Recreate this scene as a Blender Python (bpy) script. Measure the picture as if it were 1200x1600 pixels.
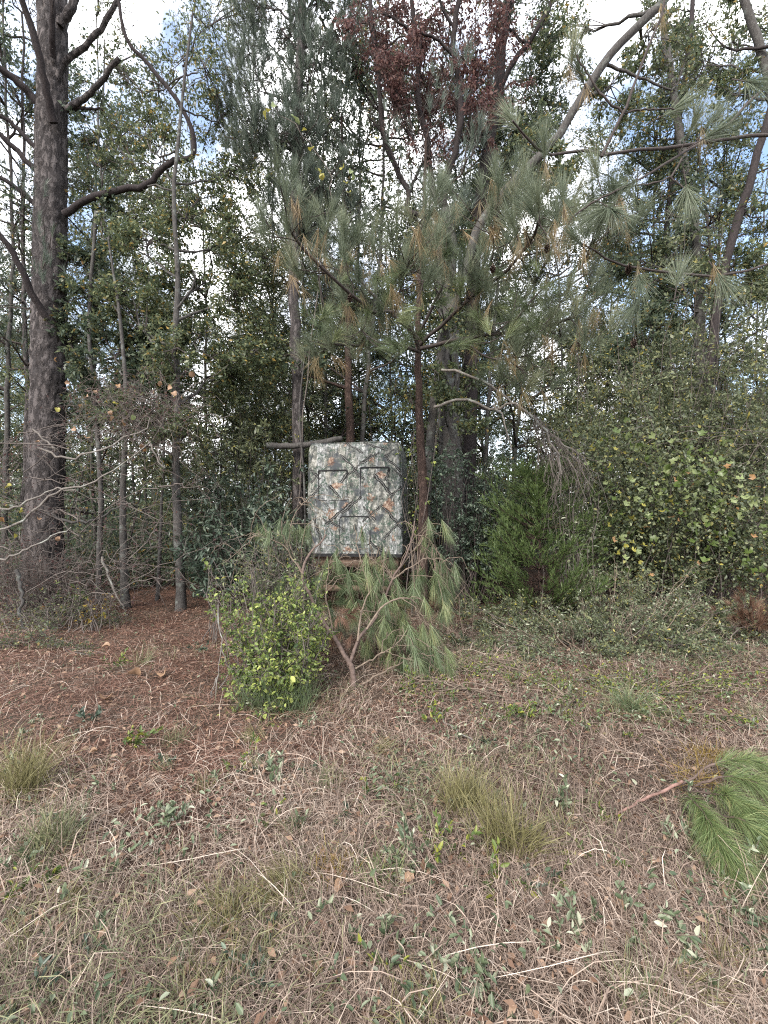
import bpy, math
import numpy as np

# ------------------------------------------------------------------ scene, camera, world, sun
for o in list(bpy.data.objects):
    bpy.data.objects.remove(o)
S = bpy.context.scene
COL = S.collection
EYE, F = 1.6, 700.0            # eye height in metres; focal length in pixels of the 1200 x 1600 photograph

cam = bpy.data.cameras.new("camera")
cam.sensor_fit = 'VERTICAL'
cam.sensor_height = 36.0
cam.lens = 36.0 * F / 1600.0
cam.clip_start = 0.05
cam.clip_end = 1000
camo_ = bpy.data.objects.new("camera", cam)
COL.objects.link(camo_)
camo_.location = (0, 0, EYE)
camo_.rotation_euler = (math.radians(90), 0, 0)
S.camera = camo_

SUN_EL, SUN_AZ = math.radians(40), math.radians(-150)   # azimuth from +Y clockwise: the open field behind, to the left
W = bpy.data.worlds.new("World")
S.world = W
W.use_nodes = True
nt = W.node_tree
nt.nodes.clear()
wo = nt.nodes.new('ShaderNodeOutputWorld')
bg = nt.nodes.new('ShaderNodeBackground')
sky = nt.nodes.new('ShaderNodeTexSky')
sky.sky_type = 'NISHITA'
sky.sun_disc = False
sky.sun_elevation = SUN_EL
sky.sun_rotation = SUN_AZ
tc = nt.nodes.new('ShaderNodeTexCoord')
no = nt.nodes.new('ShaderNodeTexNoise')
no.inputs['Scale'].default_value = 2.6
no.inputs['Detail'].default_value = 7
no.inputs['Roughness'].default_value = 0.58
no.inputs['Distortion'].default_value = 0.3
rp = nt.nodes.new('ShaderNodeValToRGB')
rp.color_ramp.elements[0].position = 0.40
rp.color_ramp.elements[0].color = (0.12, 0.12, 0.12, 1)
rp.color_ramp.elements[1].position = 0.54
rp.color_ramp.elements[1].color = (1, 1, 1, 1)
mx = nt.nodes.new('ShaderNodeMix')
mx.data_type = 'RGBA'
no2 = nt.nodes.new('ShaderNodeTexNoise')
no2.inputs['Scale'].default_value = 4.5
no2.inputs['Detail'].default_value = 6
cl = nt.nodes.new('ShaderNodeValToRGB')
cl.color_ramp.elements[0].position = 0.33
cl.color_ramp.elements[0].color = (2.3, 2.5, 2.9, 1)
cl.color_ramp.elements[1].position = 0.62
cl.color_ramp.elements[1].color = (10.5, 10.4, 10.4, 1)
nt.links.new(tc.outputs['Generated'], no2.inputs['Vector'])
nt.links.new(no2.outputs['Fac'], cl.inputs['Fac'])
nt.links.new(cl.outputs['Color'], mx.inputs[7])
nt.links.new(tc.outputs['Generated'], no.inputs['Vector'])
nt.links.new(no.outputs['Fac'], rp.inputs['Fac'])
nt.links.new(rp.outputs['Color'], mx.inputs[0])
nt.links.new(sky.outputs['Color'], mx.inputs[6])
nt.links.new(mx.outputs[2], bg.inputs['Color'])
bg.inputs['Strength'].default_value = 0.12
nt.links.new(bg.outputs['Background'], wo.inputs['Surface'])

sl = bpy.data.lights.new("sun", 'SUN')
sl.energy = 1.5
sl.angle = math.radians(14)
sl.color = (1.0, 0.93, 0.84)
so = bpy.data.objects.new("sun", sl)
COL.objects.link(so)
so.rotation_euler = (math.pi / 2 - SUN_EL, 0, math.pi - SUN_AZ)

S.view_settings.view_transform = 'Standard'
S.view_settings.look = 'None'
S.view_settings.exposure = 1.85
S.view_settings.gamma = 1
S.render.engine = 'CYCLES'
S.cycles.use_denoising = False
S.cycles.filter_width = 1.15
S.cycles.max_bounces = 7
S.cycles.diffuse_bounces = 4
S.cycles.glossy_bounces = 2
S.cycles.transmission_bounces = 4
S.cycles.transparent_max_bounces = 4

# ------------------------------------------------------------------ helpers
R = np.random.default_rng


def P(x, y, d):
    """the point at distance d (metres along the view) that the photograph shows at pixel x, y"""
    return np.array([(x - 600) / F * d, d, EYE + (800 - y) / F * d])


def gz(x, y):
    x = np.asarray(x, float); y = np.asarray(y, float)
    return (0.03 * np.sin(1.7 * x + 0.6 * y) * np.sin(1.1 * y - 0.4 * x) + 0.018 * np.sin(4.1 * x + 1.3) * np.sin(3.7 * y)
            + 0.008 * np.sin(9.3 * x + 2.1 * y) * np.sin(8.1 * y - x))


def G(x, y):
    """the ground point that the photograph shows at pixel x, y"""
    d = EYE * F / (y - 800)
    X = (x - 600) / F * d
    return np.array([X, d, float(gz(X, d))])


def nrm(v):
    return v / np.maximum(np.linalg.norm(v, axis=-1, keepdims=True), 1e-9)


def rv(r, n):
    return nrm(r.normal(size=(n, 3)))


def sm(pts, n=14, jit=0.0, r=None):
    """smooth resampling of a polyline (Catmull-Rom)"""
    p = np.asarray(pts, float)
    q = np.vstack([2 * p[0] - p[1], p, 2 * p[-1] - p[-2]])
    u = np.linspace(0, len(p) - 1 - 1e-6, n)
    i = u.astype(int); t = (u - i)[:, None]
    a, b, c, d = q[i], q[i + 1], q[i + 2], q[i + 3]
    out = 0.5 * (2 * b + (c - a) * t + (2 * a - 5 * b + 4 * c - d) * t ** 2 + (3 * b - a - 3 * c + d) * t ** 3)
    if jit and r is not None:
        j = r.normal(size=out.shape) * jit
        j[0] = 0
        out = out + j
    return out


class MB:
    """collects faces and links them as one mesh object"""
    def __init__(s):
        s.V, s.F, s.T, s.n = [], [], [], 0

    def add(s, V, Fc, t=0.5):
        V = np.asarray(V, float).reshape(-1, 3); Fc = np.asarray(Fc)
        s.V.append(V); s.F.append(Fc + s.n); s.n += len(V)
        s.T.append(np.broadcast_to(np.asarray(t, float), (len(Fc),)))
        return s

    def mesh(s, name, mat, smooth=False):
        m = bpy.data.meshes.new(name)
        V = np.concatenate(s.V).astype(np.float32)
        m.vertices.add(len(V)); m.vertices.foreach_set('co', V.ravel())
        lv = np.concatenate([f.ravel() for f in s.F]).astype(np.int32)
        ln = np.concatenate([np.full(len(f), f.shape[1]) for f in s.F])
        st = (np.cumsum(ln) - ln).astype(np.int32)
        m.loops.add(len(lv)); m.loops.foreach_set('vertex_index', lv)
        m.polygons.add(len(ln)); m.polygons.foreach_set('loop_start', st)
        m.update(calc_edges=True)
        a = m.attributes.new('tint', 'FLOAT', 'FACE')
        a.data.foreach_set('value', np.concatenate(s.T).astype(np.float32))
        if smooth:
            m.polygons.foreach_set('use_smooth', np.ones(len(ln), bool))
        m.materials.append(mat)
        m.validate()
        return m

    def build(s, name, mat, parent=None, smooth=False, kind=None):
        o = bpy.data.objects.new(name, s.mesh(name, mat, smooth))
        COL.objects.link(o)
        if parent is not None:
            o.parent = parent
            o.matrix_parent_inverse = parent.matrix_basis.inverted()
        if kind:
            o['kind'] = kind
        return o


def tag(o, label, cat, group=None, kind=None):
    o['label'] = label
    o['category'] = cat
    if group: o['group'] = group
    if kind: o['kind'] = kind
    return o


def thing(name, label, cat, loc, group=None):
    o = bpy.data.objects.new(name, None)
    o.empty_display_size = 0.1
    COL.objects.link(o)
    o.location = tuple(float(v) for v in loc)
    return tag(o, label, cat, group)


def tubes(mb, Pt, Rd, s=5, t=0.5, lump=0.0, r=None):
    Pt = np.asarray(Pt, float)
    if Pt.ndim == 2: Pt = Pt[None]
    n, k, _ = Pt.shape
    Rd = np.broadcast_to(np.asarray(Rd, float), (n, k))
    T = nrm(np.gradient(Pt, axis=1))
    ref = np.where(np.abs(T[:, :, 2]).mean(1)[:, None] < 0.75, np.array([[0, 0, 1.]]), np.array([[0.35, 1., 0]]))[:, None, :]
    A = nrm(np.cross(T, np.broadcast_to(ref, T.shape))); B = np.cross(T, A)
    a = 2 * np.pi * np.arange(s) / s
    rr = np.broadcast_to(Rd[:, :, None], (n, k, s))
    if lump and r is not None:
        rr = rr * (1 + lump * r.normal(size=(n, k, s)))
    V = Pt[:, :, None, :] + rr[..., None] * (np.cos(a)[None, None, :, None] * A[:, :, None, :] + np.sin(a)[None, None, :, None] * B[:, :, None, :])
    idx = np.arange(n * k * s).reshape(n, k, s)
    nx = np.roll(idx, -1, axis=2)
    Fc = np.stack([idx[:, :-1], nx[:, :-1], nx[:, 1:], idx[:, 1:]], -1).reshape(-1, 4)
    tt = np.repeat(np.broadcast_to(np.asarray(t, float), (n,)), (k - 1) * s)
    mb.add(V, Fc, tt)
    if n == 1 and s > 3:      # closed ends for a single stem
        mb.add(V[0, 0], np.arange(s)[None, ::-1], float(tt[0])); mb.add(V[0, -1], np.arange(s)[None], float(tt[0]))
    return mb


def ribbons(mb, Pt, Wd, side, t=0.5):
    """pointed blades: Pt (n,k,3), Wd (n,k-1), side (n,3)"""
    n, k, _ = Pt.shape
    Wd = np.broadcast_to(np.asarray(Wd, float), (n, k - 1))
    h = (Wd * 0.5)[..., None] * side[:, None, :]
    b = Pt[:, :-1]
    V = np.concatenate([np.stack([b - h, b + h], 2).reshape(n, -1, 3), Pt[:, -1:]], 1)
    m = 2 * (k - 1) + 1
    base = (np.arange(n) * m)[:, None]
    tt = np.broadcast_to(np.asarray(t, float), (n,))
    i = np.arange(k - 2) * 2
    start = mb.n
    tri = base + np.array([[m - 3, m - 2, m - 1]])
    mb.add(V, tri, tt)
    if k > 2:
        q = np.stack([base + i, base + i + 1, base + i + 3, base + i + 2], -1).reshape(-1, 4)
        mb.F.append(q + start); mb.T.append(np.repeat(tt, k - 2))
    return mb


def along(r, Pt, n, lo=0.0, hi=1.0):
    """n random points with tangents on curves Pt (m,k,3)"""
    m, k, _ = Pt.shape
    i = r.integers(0, m, n)
    u = r.uniform(lo, hi, n) * (k - 1) * 0.9999
    j = u.astype(int); f = (u - j)[:, None]
    a, b = Pt[i, j], Pt[i, j + 1]
    return a * (1 - f) + b * f, nrm(b - a), i


def spawn(r, Pt, n, L, ang=0.9, up=0.0, k=4, lo=0.3, hi=1.0, sag=0.0, wob=0.06):
    """n child twigs leaving the curves Pt"""
    c, T, _ = along(r, Pt, n, lo, hi)
    D = nrm(T * math.cos(ang) + np.cross(T, rv(r, n)) * math.sin(ang) * 1.3 + np.array([0, 0, up]))
    ln = np.broadcast_to(np.asarray(L if np.ndim(L) else r.uniform(0.6, 1.3, n) * L, float), (n,))
    s = np.linspace(0, 1, k)[None, :, None]
    Q = c[:, None] + D[:, None] * s * ln[:, None, None]
    Q = Q + np.array([0, 0, -sag]) * (s ** 2) * ln[:, None, None]
    w = np.cumsum(r.normal(size=(n, k, 3)) * wob, axis=1) * ln[:, None, None]
    w[:, 0] = 0
    return Q + w


def leaves(mb, r, C, A, L, wr=0.45, t=None, up=0.5, fold=0.12):
    """diamond leaves folded along nothing: base C, axis A, length L"""
    n = len(C)
    L = np.broadcast_to(np.asarray(L, float), (n,))[:, None]
    N = nrm(rv(r, n) + np.array([0, 0, up]))
    sd = nrm(np.cross(A, N)); N = np.cross(sd, A)
    w = L * wr * 0.5
    m = C + A * L * 0.45 + N * L * fold
    V = np.stack([C, m + sd * w, C + A * L - N * L * 0.05, m - sd * w], 1)
    mb.add(V, np.arange(n * 4).reshape(n, 4), r.uniform(0, 1, n) if t is None else t)
    return mb


def ovals(mb, r, C, A, L, wr=0.5, t=None, up=0.6):
    """six-sided oval leaves with a folded midrib (4 triangles)"""
    n = len(C)
    L = np.broadcast_to(np.asarray(L, float), (n,))[:, None]
    N = nrm(rv(r, n) * 0.7 + np.array([0, 0, up]))
    sd = nrm(np.cross(A, N)); N = np.cross(sd, A)
    w = L * wr * 0.5
    a = C + A * L * 0.3 + N * L * 0.05; b = C + A * L * 0.7 + N * L * 0.02
    V = np.stack([C, a + sd * w, b + sd * w * 0.8, C + A * L - N * L * 0.1, b - sd * w * 0.8, a - sd * w], 1)
    V[:, [1, 2, 4, 5]] += (N * L * 0.07)[:, None]
    i = np.arange(n)[:, None] * 6
    Fc = np.concatenate([i + np.array([[0, 1, 2, 3]]), i + np.array([[0, 3, 4, 5]])])
    tt = r.uniform(0, 1, n) if t is None else t
    mb.add(V, Fc, np.concatenate([tt, tt]))
    return mb


def tufts(mb, r, C, D, per, L, spread=0.8, back=0.12, w=0.004, k=3, sag=0.2, t=None):
    """bottle-brush tufts of long needles at twig ends C pointing along D"""
    n = len(C)
    C = np.repeat(C, per, 0); D0 = np.repeat(D, per, 0); m = n * per
    u = r.uniform(0, 1, m)[:, None]
    base = C - D0 * u * back
    q = np.cross(D0, rv(r, m))
    sp = spread * r.uniform(0.15, 1.15, m)[:, None] * (0.55 + 0.6 * u)
    d = nrm(D0 + q * sp)
    ln = L * r.uniform(0.7, 1.1, m)[:, None]
    s = np.linspace(0, 1, k)[None, :, None]
    Q = base[:, None] + d[:, None] * s * ln[:, None] + np.array([0, 0, -1.0]) * (s ** 2) * (sag * ln * r.uniform(0.2, 1.6, m)[:, None])[:, None]
    ribbons(mb, Q, w, nrm(np.cross(d, rv(r, m))), (np.repeat(r.uniform(0, 1, n), per) * 0.6 + r.uniform(0, 0.4, m)) if t is None else np.repeat(t, per))
    return mb


# ------------------------------------------------------------------ materials
def new_mat(name):
    m = bpy.data.materials.new(name)
    m.use_nodes = True
    n = m.node_tree.nodes
    return m, n, m.node_tree.links, n['Principled BSDF'], n['Material Output']


def ramp(n, stops):
    r_ = n.new('ShaderNodeValToRGB')
    e = r_.color_ramp.elements
    while len(e) < len(stops): e.new(0.5)
    for el, (p, c) in zip(e, stops):
        el.position = p; el.color = (*c, 1)
    return r_


def leaf_mat(name, stops, rough=0.5, trans=0.25, spec=0.4):
    m, n, l, b, out = new_mat(name)
    at = n.new('ShaderNodeAttribute'); at.attribute_name = 'tint'
    rich = lambda c: tuple(max(0.004, sum(c) / 3 + (v - sum(c) / 3) * 1.28) for v in c)
    cr = ramp(n, [(p_, rich(c)) for p_, c in stops])
    l.new(at.outputs['Fac'], cr.inputs['Fac'])
    l.new(cr.outputs['Color'], b.inputs['Base Color'])
    b.inputs['Roughness'].default_value = rough
    b.inputs['Specular IOR Level'].default_value = spec
    if trans:
        t = n.new('ShaderNodeBsdfTranslucent'); x = n.new('ShaderNodeMixShader')
        x.inputs[0].default_value = trans
        l.new(cr.outputs['Color'], t.inputs['Color'])
        l.new(b.outputs[0], x.inputs[1]); l.new(t.outputs[0], x.inputs[2]); l.new(x.outputs[0], out.inputs['Surface'])
    return m


def bark_mat(name, dark, light, sc=14, stretch=0.25, bump=0.6, plates=True, lichen=None):
    m, n, l, b, out = new_mat(name)
    t = n.new('ShaderNodeTexCoord'); mp = n.new('ShaderNodeMapping')
    mp.inputs['Scale'].default_value = (1, 1, stretch)
    l.new(t.outputs['Object'], mp.inputs['Vector'])
    no = n.new('ShaderNodeTexNoise'); no.inputs['Scale'].default_value = sc * 2.2; no.inputs['Detail'].default_value = 8
    no.inputs['Roughness'].default_value = 0.7
    l.new(mp.outputs['Vector'], no.inputs['Vector'])
    vo = n.new('ShaderNodeTexVoronoi'); vo.feature = 'DISTANCE_TO_EDGE'; vo.inputs['Scale'].default_value = sc
    dm = n.new('ShaderNodeMix'); dm.data_type = 'RGBA'; dm.blend_type = 'LINEAR_LIGHT'; dm.inputs[0].default_value = 0.12
    l.new(mp.outputs['Vector'], dm.inputs[6]); l.new(no.outputs['Color'], dm.inputs[7])
    l.new(dm.outputs[2], vo.inputs['Vector'])
    mr = n.new('ShaderNodeMapRange'); mr.inputs['From Max'].default_value = 0.22
    l.new(vo.outputs['Distance'], mr.inputs['Value'])
    mu = n.new('ShaderNodeMath'); mu.operation = 'MULTIPLY_ADD'
    l.new(no.outputs['Fac'], mu.inputs[0]); mu.inputs[1].default_value = 1.1 if plates else 1.5
    ad = n.new('ShaderNodeMath'); ad.operation = 'MULTIPLY'; ad.inputs[1].default_value = 0.45 if plates else 0.1
    l.new(mr.outputs[0], ad.inputs[0]); l.new(ad.outputs[0], mu.inputs[2])
    cr = ramp(n, [(0.35, dark), (0.7, tuple(0.5 * (a + c) for a, c in zip(dark, light))), (1.0, light)])
    l.new(mu.outputs[0], cr.inputs['Fac'])
    col = cr.outputs['Color']
    if lichen:
        n2 = n.new('ShaderNodeTexNoise'); n2.inputs['Scale'].default_value = 7; n2.inputs['Detail'].default_value = 6
        l.new(t.outputs['Object'], n2.inputs['Vector'])
        r2 = ramp(n, [(0.56, (0, 0, 0)), (0.66, (1, 1, 1))]); l.new(n2.outputs['Fac'], r2.inputs['Fac'])
        mm = n.new('ShaderNodeMix'); mm.data_type = 'RGBA'; mm.inputs[7].default_value = (*lichen, 1)
        l.new(r2.outputs['Color'], mm.inputs[0]); l.new(col, mm.inputs[6]); col = mm.outputs[2]
    l.new(col, b.inputs['Base Color'])
    b.inputs['Roughness'].default_value = 0.9
    b.inputs['Specular IOR Level'].default_value = 0.15
    bp = n.new('ShaderNodeBump'); bp.inputs['Strength'].default_value = bump; bp.inputs['Distance'].default_value = 0.03
    l.new(mu.outputs[0], bp.inputs['Height']); l.new(bp.outputs[0], b.inputs['Normal'])
    return m


def plain_mat(name, c, rough=0.8, sc=30, var=0.35):
    m, n, l, b, out = new_mat(name)
    t = n.new('ShaderNodeTexCoord'); no = n.new('ShaderNodeTexNoise')
    no.inputs['Scale'].default_value = sc; no.inputs['Detail'].default_value = 5
    l.new(t.outputs['Object'], no.inputs['Vector'])
    cr = ramp(n, [(0.3, tuple(v * (1 - var) for v in c)), (0.7, tuple(min(1, v * (1 + var)) for v in c))])
    l.new(no.outputs['Fac'], cr.inputs['Fac']); l.new(cr.outputs['Color'], b.inputs['Base Color'])
    b.inputs['Roughness'].default_value = rough
    b.inputs['Specular IOR Level'].default_value = 0.25
    return m


M = {}
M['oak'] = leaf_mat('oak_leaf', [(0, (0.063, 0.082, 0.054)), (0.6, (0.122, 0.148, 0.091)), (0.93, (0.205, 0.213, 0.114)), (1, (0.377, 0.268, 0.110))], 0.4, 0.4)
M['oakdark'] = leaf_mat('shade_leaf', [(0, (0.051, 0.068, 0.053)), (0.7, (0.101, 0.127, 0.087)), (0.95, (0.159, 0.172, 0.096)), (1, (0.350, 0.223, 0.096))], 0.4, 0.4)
M['willow'] = leaf_mat('narrow_leaf', [(0, (0.076, 0.092, 0.060)), (0.6, (0.148, 0.168, 0.112)), (0.93, (0.235, 0.250, 0.150)), (1, (0.42, 0.37, 0.14))], 0.38, 0.35)
M['vine'] = leaf_mat('vine_leaf', [(0, (0.050, 0.078, 0.036)), (0.4, (0.125, 0.165, 0.068)), (0.75, (0.235, 0.285, 0.115)), (1, (0.42, 0.45, 0.18))], 0.34, 0.4)
M['glossy'] = leaf_mat('evergreen_leaf', [(0, (0.040, 0.056, 0.042)), (0.7, (0.080, 0.104, 0.080)), (1, (0.15, 0.18, 0.135))], 0.33, 0.2)
M['pine'] = leaf_mat('pine_needle', [(0, (0.080, 0.100, 0.074)), (0.5, (0.155, 0.180, 0.132)), (0.85, (0.24, 0.262, 0.19)), (1, (0.36, 0.32, 0.21))], 0.4, 0.25)
M['pinebr'] = leaf_mat('old_pine_needle', [(0, (0.108, 0.096, 0.060)), (0.6, (0.216, 0.168, 0.102)), (1, (0.324, 0.240, 0.156))], 0.5, 0.15)
M['pinefar'] = leaf_mat('far_pine_needle', [(0, (0.046, 0.061, 0.048)), (0.7, (0.092, 0.113, 0.090)), (1, (0.145, 0.165, 0.125))], 0.45, 0.25)
M['pinecut'] = leaf_mat('cut_pine_needle', [(0, (0.075, 0.098, 0.060)), (0.6, (0.145, 0.178, 0.105)), (0.9, (0.235, 0.26, 0.15)), (1, (0.34, 0.28, 0.17))], 0.4, 0.2)
M['bright'] = leaf_mat('green_pine_needle', [(0, (0.085, 0.115, 0.055)), (0.6, (0.155, 0.20, 0.10)), (0.9, (0.25, 0.29, 0.15)), (1, (0.33, 0.31, 0.17))], 0.45, 0.3)
M['cedar'] = leaf_mat('cedar_spray', [(0, (0.045, 0.068, 0.030)), (0.6, (0.085, 0.118, 0.050)), (1, (0.14, 0.175, 0.078))], 0.5, 0.25)
M['rust'] = leaf_mat('rusty_leaf', [(0, (0.075, 0.046, 0.046)), (0.6, (0.14, 0.082, 0.078)), (1, (0.22, 0.145, 0.125))], 0.6, 0.45)
M['deadneedle'] = leaf_mat('dead_pine_needle', [(0, (0.075, 0.048, 0.036)), (0.6, (0.145, 0.092, 0.070)), (1, (0.23, 0.16, 0.12))], 0.6, 0.1)
M['dry'] = leaf_mat('dry_grass_blade', [(0, (0.080, 0.060, 0.050)), (0.35, (0.195, 0.152, 0.126)), (0.75, (0.362, 0.295, 0.248)), (1, (0.58, 0.515, 0.45))], 0.55, 0.15)
M['straw'] = leaf_mat('pine_straw_needle', [(0, (0.075, 0.044, 0.035)), (0.5, (0.165, 0.098, 0.076)), (1, (0.29, 0.195, 0.155))], 0.6, 0.05)
M['green'] = leaf_mat('green_grass_blade', [(0, (0.070, 0.080, 0.048)), (0.5, (0.135, 0.145, 0.088)), (1, (0.25, 0.24, 0.15))], 0.5, 0.2)
M['sage'] = leaf_mat('pale_weed_leaf', [(0, (0.061, 0.082, 0.051)), (0.5, (0.123, 0.148, 0.094)), (0.8, (0.238, 0.262, 0.193)), (1, (0.451, 0.459, 0.377))], 0.45, 0.2)
M['weed'] = leaf_mat('green_weed_leaf', [(0, (0.050, 0.077, 0.032)), (0.6, (0.104, 0.140, 0.054)), (1, (0.270, 0.279, 0.081))], 0.45, 0.25)
M['olive'] = leaf_mat('olive_grass_blade', [(0, (0.097, 0.090, 0.049)), (0.6, (0.179, 0.168, 0.092)), (1, (0.292, 0.270, 0.168))], 0.5, 0.2)
M['gold'] = leaf_mat('golden_needle', [(0, (0.115, 0.082, 0.033)), (0.6, (0.213, 0.156, 0.053)), (1, (0.295, 0.230, 0.098))], 0.5, 0.2)
M['litter'] = leaf_mat('fallen_leaf_brown', [(0, (0.107, 0.066, 0.048)), (0.6, (0.205, 0.139, 0.102)), (1, (0.312, 0.238, 0.184))], 0.6, 0.15)
M['sg_green'] = leaf_mat('star_leaf_green', [(0, (0.098, 0.132, 0.051)), (1, (0.098, 0.132, 0.051))], 0.38, 0.3)
M['sg_pale'] = leaf_mat('star_leaf_pale', [(0, (0.21, 0.245, 0.13)), (1, (0.21, 0.245, 0.13))], 0.38, 0.3)
M['sg_yellow'] = leaf_mat('star_leaf_yellow', [(0, (0.3, 0.28, 0.1)), (1, (0.3, 0.28, 0.1))], 0.42, 0.3)
M['sg_orange'] = leaf_mat('star_leaf_orange', [(0, (0.30, 0.19, 0.11)), (1, (0.30, 0.19, 0.11))], 0.42, 0.3)
M['sg_tan'] = leaf_mat('curled_leaf_tan', [(0, (0.272, 0.187, 0.132)), (1, (0.272, 0.187, 0.132))], 0.5, 0.2)
M['bpine'] = bark_mat('pine_bark', (0.020, 0.018, 0.019), (0.115, 0.102, 0.100), 9, 0.35, 1.0)
M['bred'] = bark_mat('reddish_pine_bark', (0.019, 0.013, 0.012), (0.090, 0.061, 0.051), 16, 0.35, 0.8)
M['bgrey'] = bark_mat('grey_bark', (0.022, 0.020, 0.020), (0.098, 0.092, 0.087), 18, 0.3, 0.5, False, (0.133, 0.140, 0.129))
M['bdark'] = bark_mat('dark_bark', (0.009, 0.008, 0.009), (0.047, 0.039, 0.039), 25, 0.3, 0.4, False)
M['bpale'] = bark_mat('pale_bark', (0.062, 0.056, 0.051), (0.211, 0.191, 0.172), 25, 0.3, 0.3, False, (0.250, 0.257, 0.234))
M['twig'] = plain_mat('grey_twig', (0.120, 0.102, 0.092), 0.85)
M['twigdark'] = plain_mat('dark_twig', (0.055, 0.045, 0.042), 0.85)
M['twigbrown'] = plain_mat('brown_twig', (0.108, 0.078, 0.066), 0.8)
M['twigtan'] = plain_mat('tan_pine_twig', (0.144, 0.112, 0.086), 0.75)
M['twigred'] = plain_mat('peeled_red_bark', (0.232, 0.140, 0.116), 0.7, 20, 0.5)
M['cutend'] = plain_mat('fresh_cut_wood', (0.50, 0.30, 0.17), 0.7)
M['cone'] = plain_mat('pine_cone_scale', (0.085, 0.06, 0.05), 0.8)
M['black'] = plain_mat('black_webbing', (0.012, 0.012, 0.013), 0.7)
M['wood'] = plain_mat('weathered_lumber', (0.11, 0.075, 0.055), 0.85)


def ground_mat():
    m, n, l, b, out = new_mat('litter_soil')
    t = n.new('ShaderNodeTexCoord')
    n1 = n.new('ShaderNodeTexNoise'); n1.inputs['Scale'].default_value = 45; n1.inputs['Detail'].default_value = 10; n1.inputs['Roughness'].default_value = 0.75
    n2 = n.new('ShaderNodeTexNoise'); n2.inputs['Scale'].default_value = 1.3; n2.inputs['Detail'].default_value = 5
    l.new(t.outputs['Object'], n1.inputs['Vector']); l.new(t.outputs['Object'], n2.inputs['Vector'])
    a = ramp(n, [(0.3, (0.022, 0.017, 0.013)), (0.55, (0.078, 0.060, 0.046)), (0.8, (0.16, 0.126, 0.098))])
    c = ramp(n, [(0.3, (0.025, 0.015, 0.011)), (0.55, (0.085, 0.050, 0.038)), (0.8, (0.165, 0.108, 0.082))])
    l.new(n1.outputs['Fac'], a.inputs['Fac']); l.new(n1.outputs['Fac'], c.inputs['Fac'])
    w = ramp(n, [(0.42, (0, 0, 0)), (0.58, (1, 1, 1))]); l.new(n2.outputs['Fac'], w.inputs['Fac'])
    x = n.new('ShaderNodeMix'); x.data_type = 'RGBA'
    l.new(w.outputs['Color'], x.inputs[0]); l.new(a.outputs['Color'], x.inputs[6]); l.new(c.outputs['Color'], x.inputs[7])
    l.new(x.outputs[2], b.inputs['Base Color'])
    b.inputs['Roughness'].default_value = 0.95; b.inputs['Specular IOR Level'].default_value = 0.1
    bp = n.new('ShaderNodeBump'); bp.inputs['Strength'].default_value = 0.8; bp.inputs['Distance'].default_value = 0.02
    l.new(n1.outputs['Fac'], bp.inputs['Height']); l.new(bp.outputs[0], b.inputs['Normal'])
    return m


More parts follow.
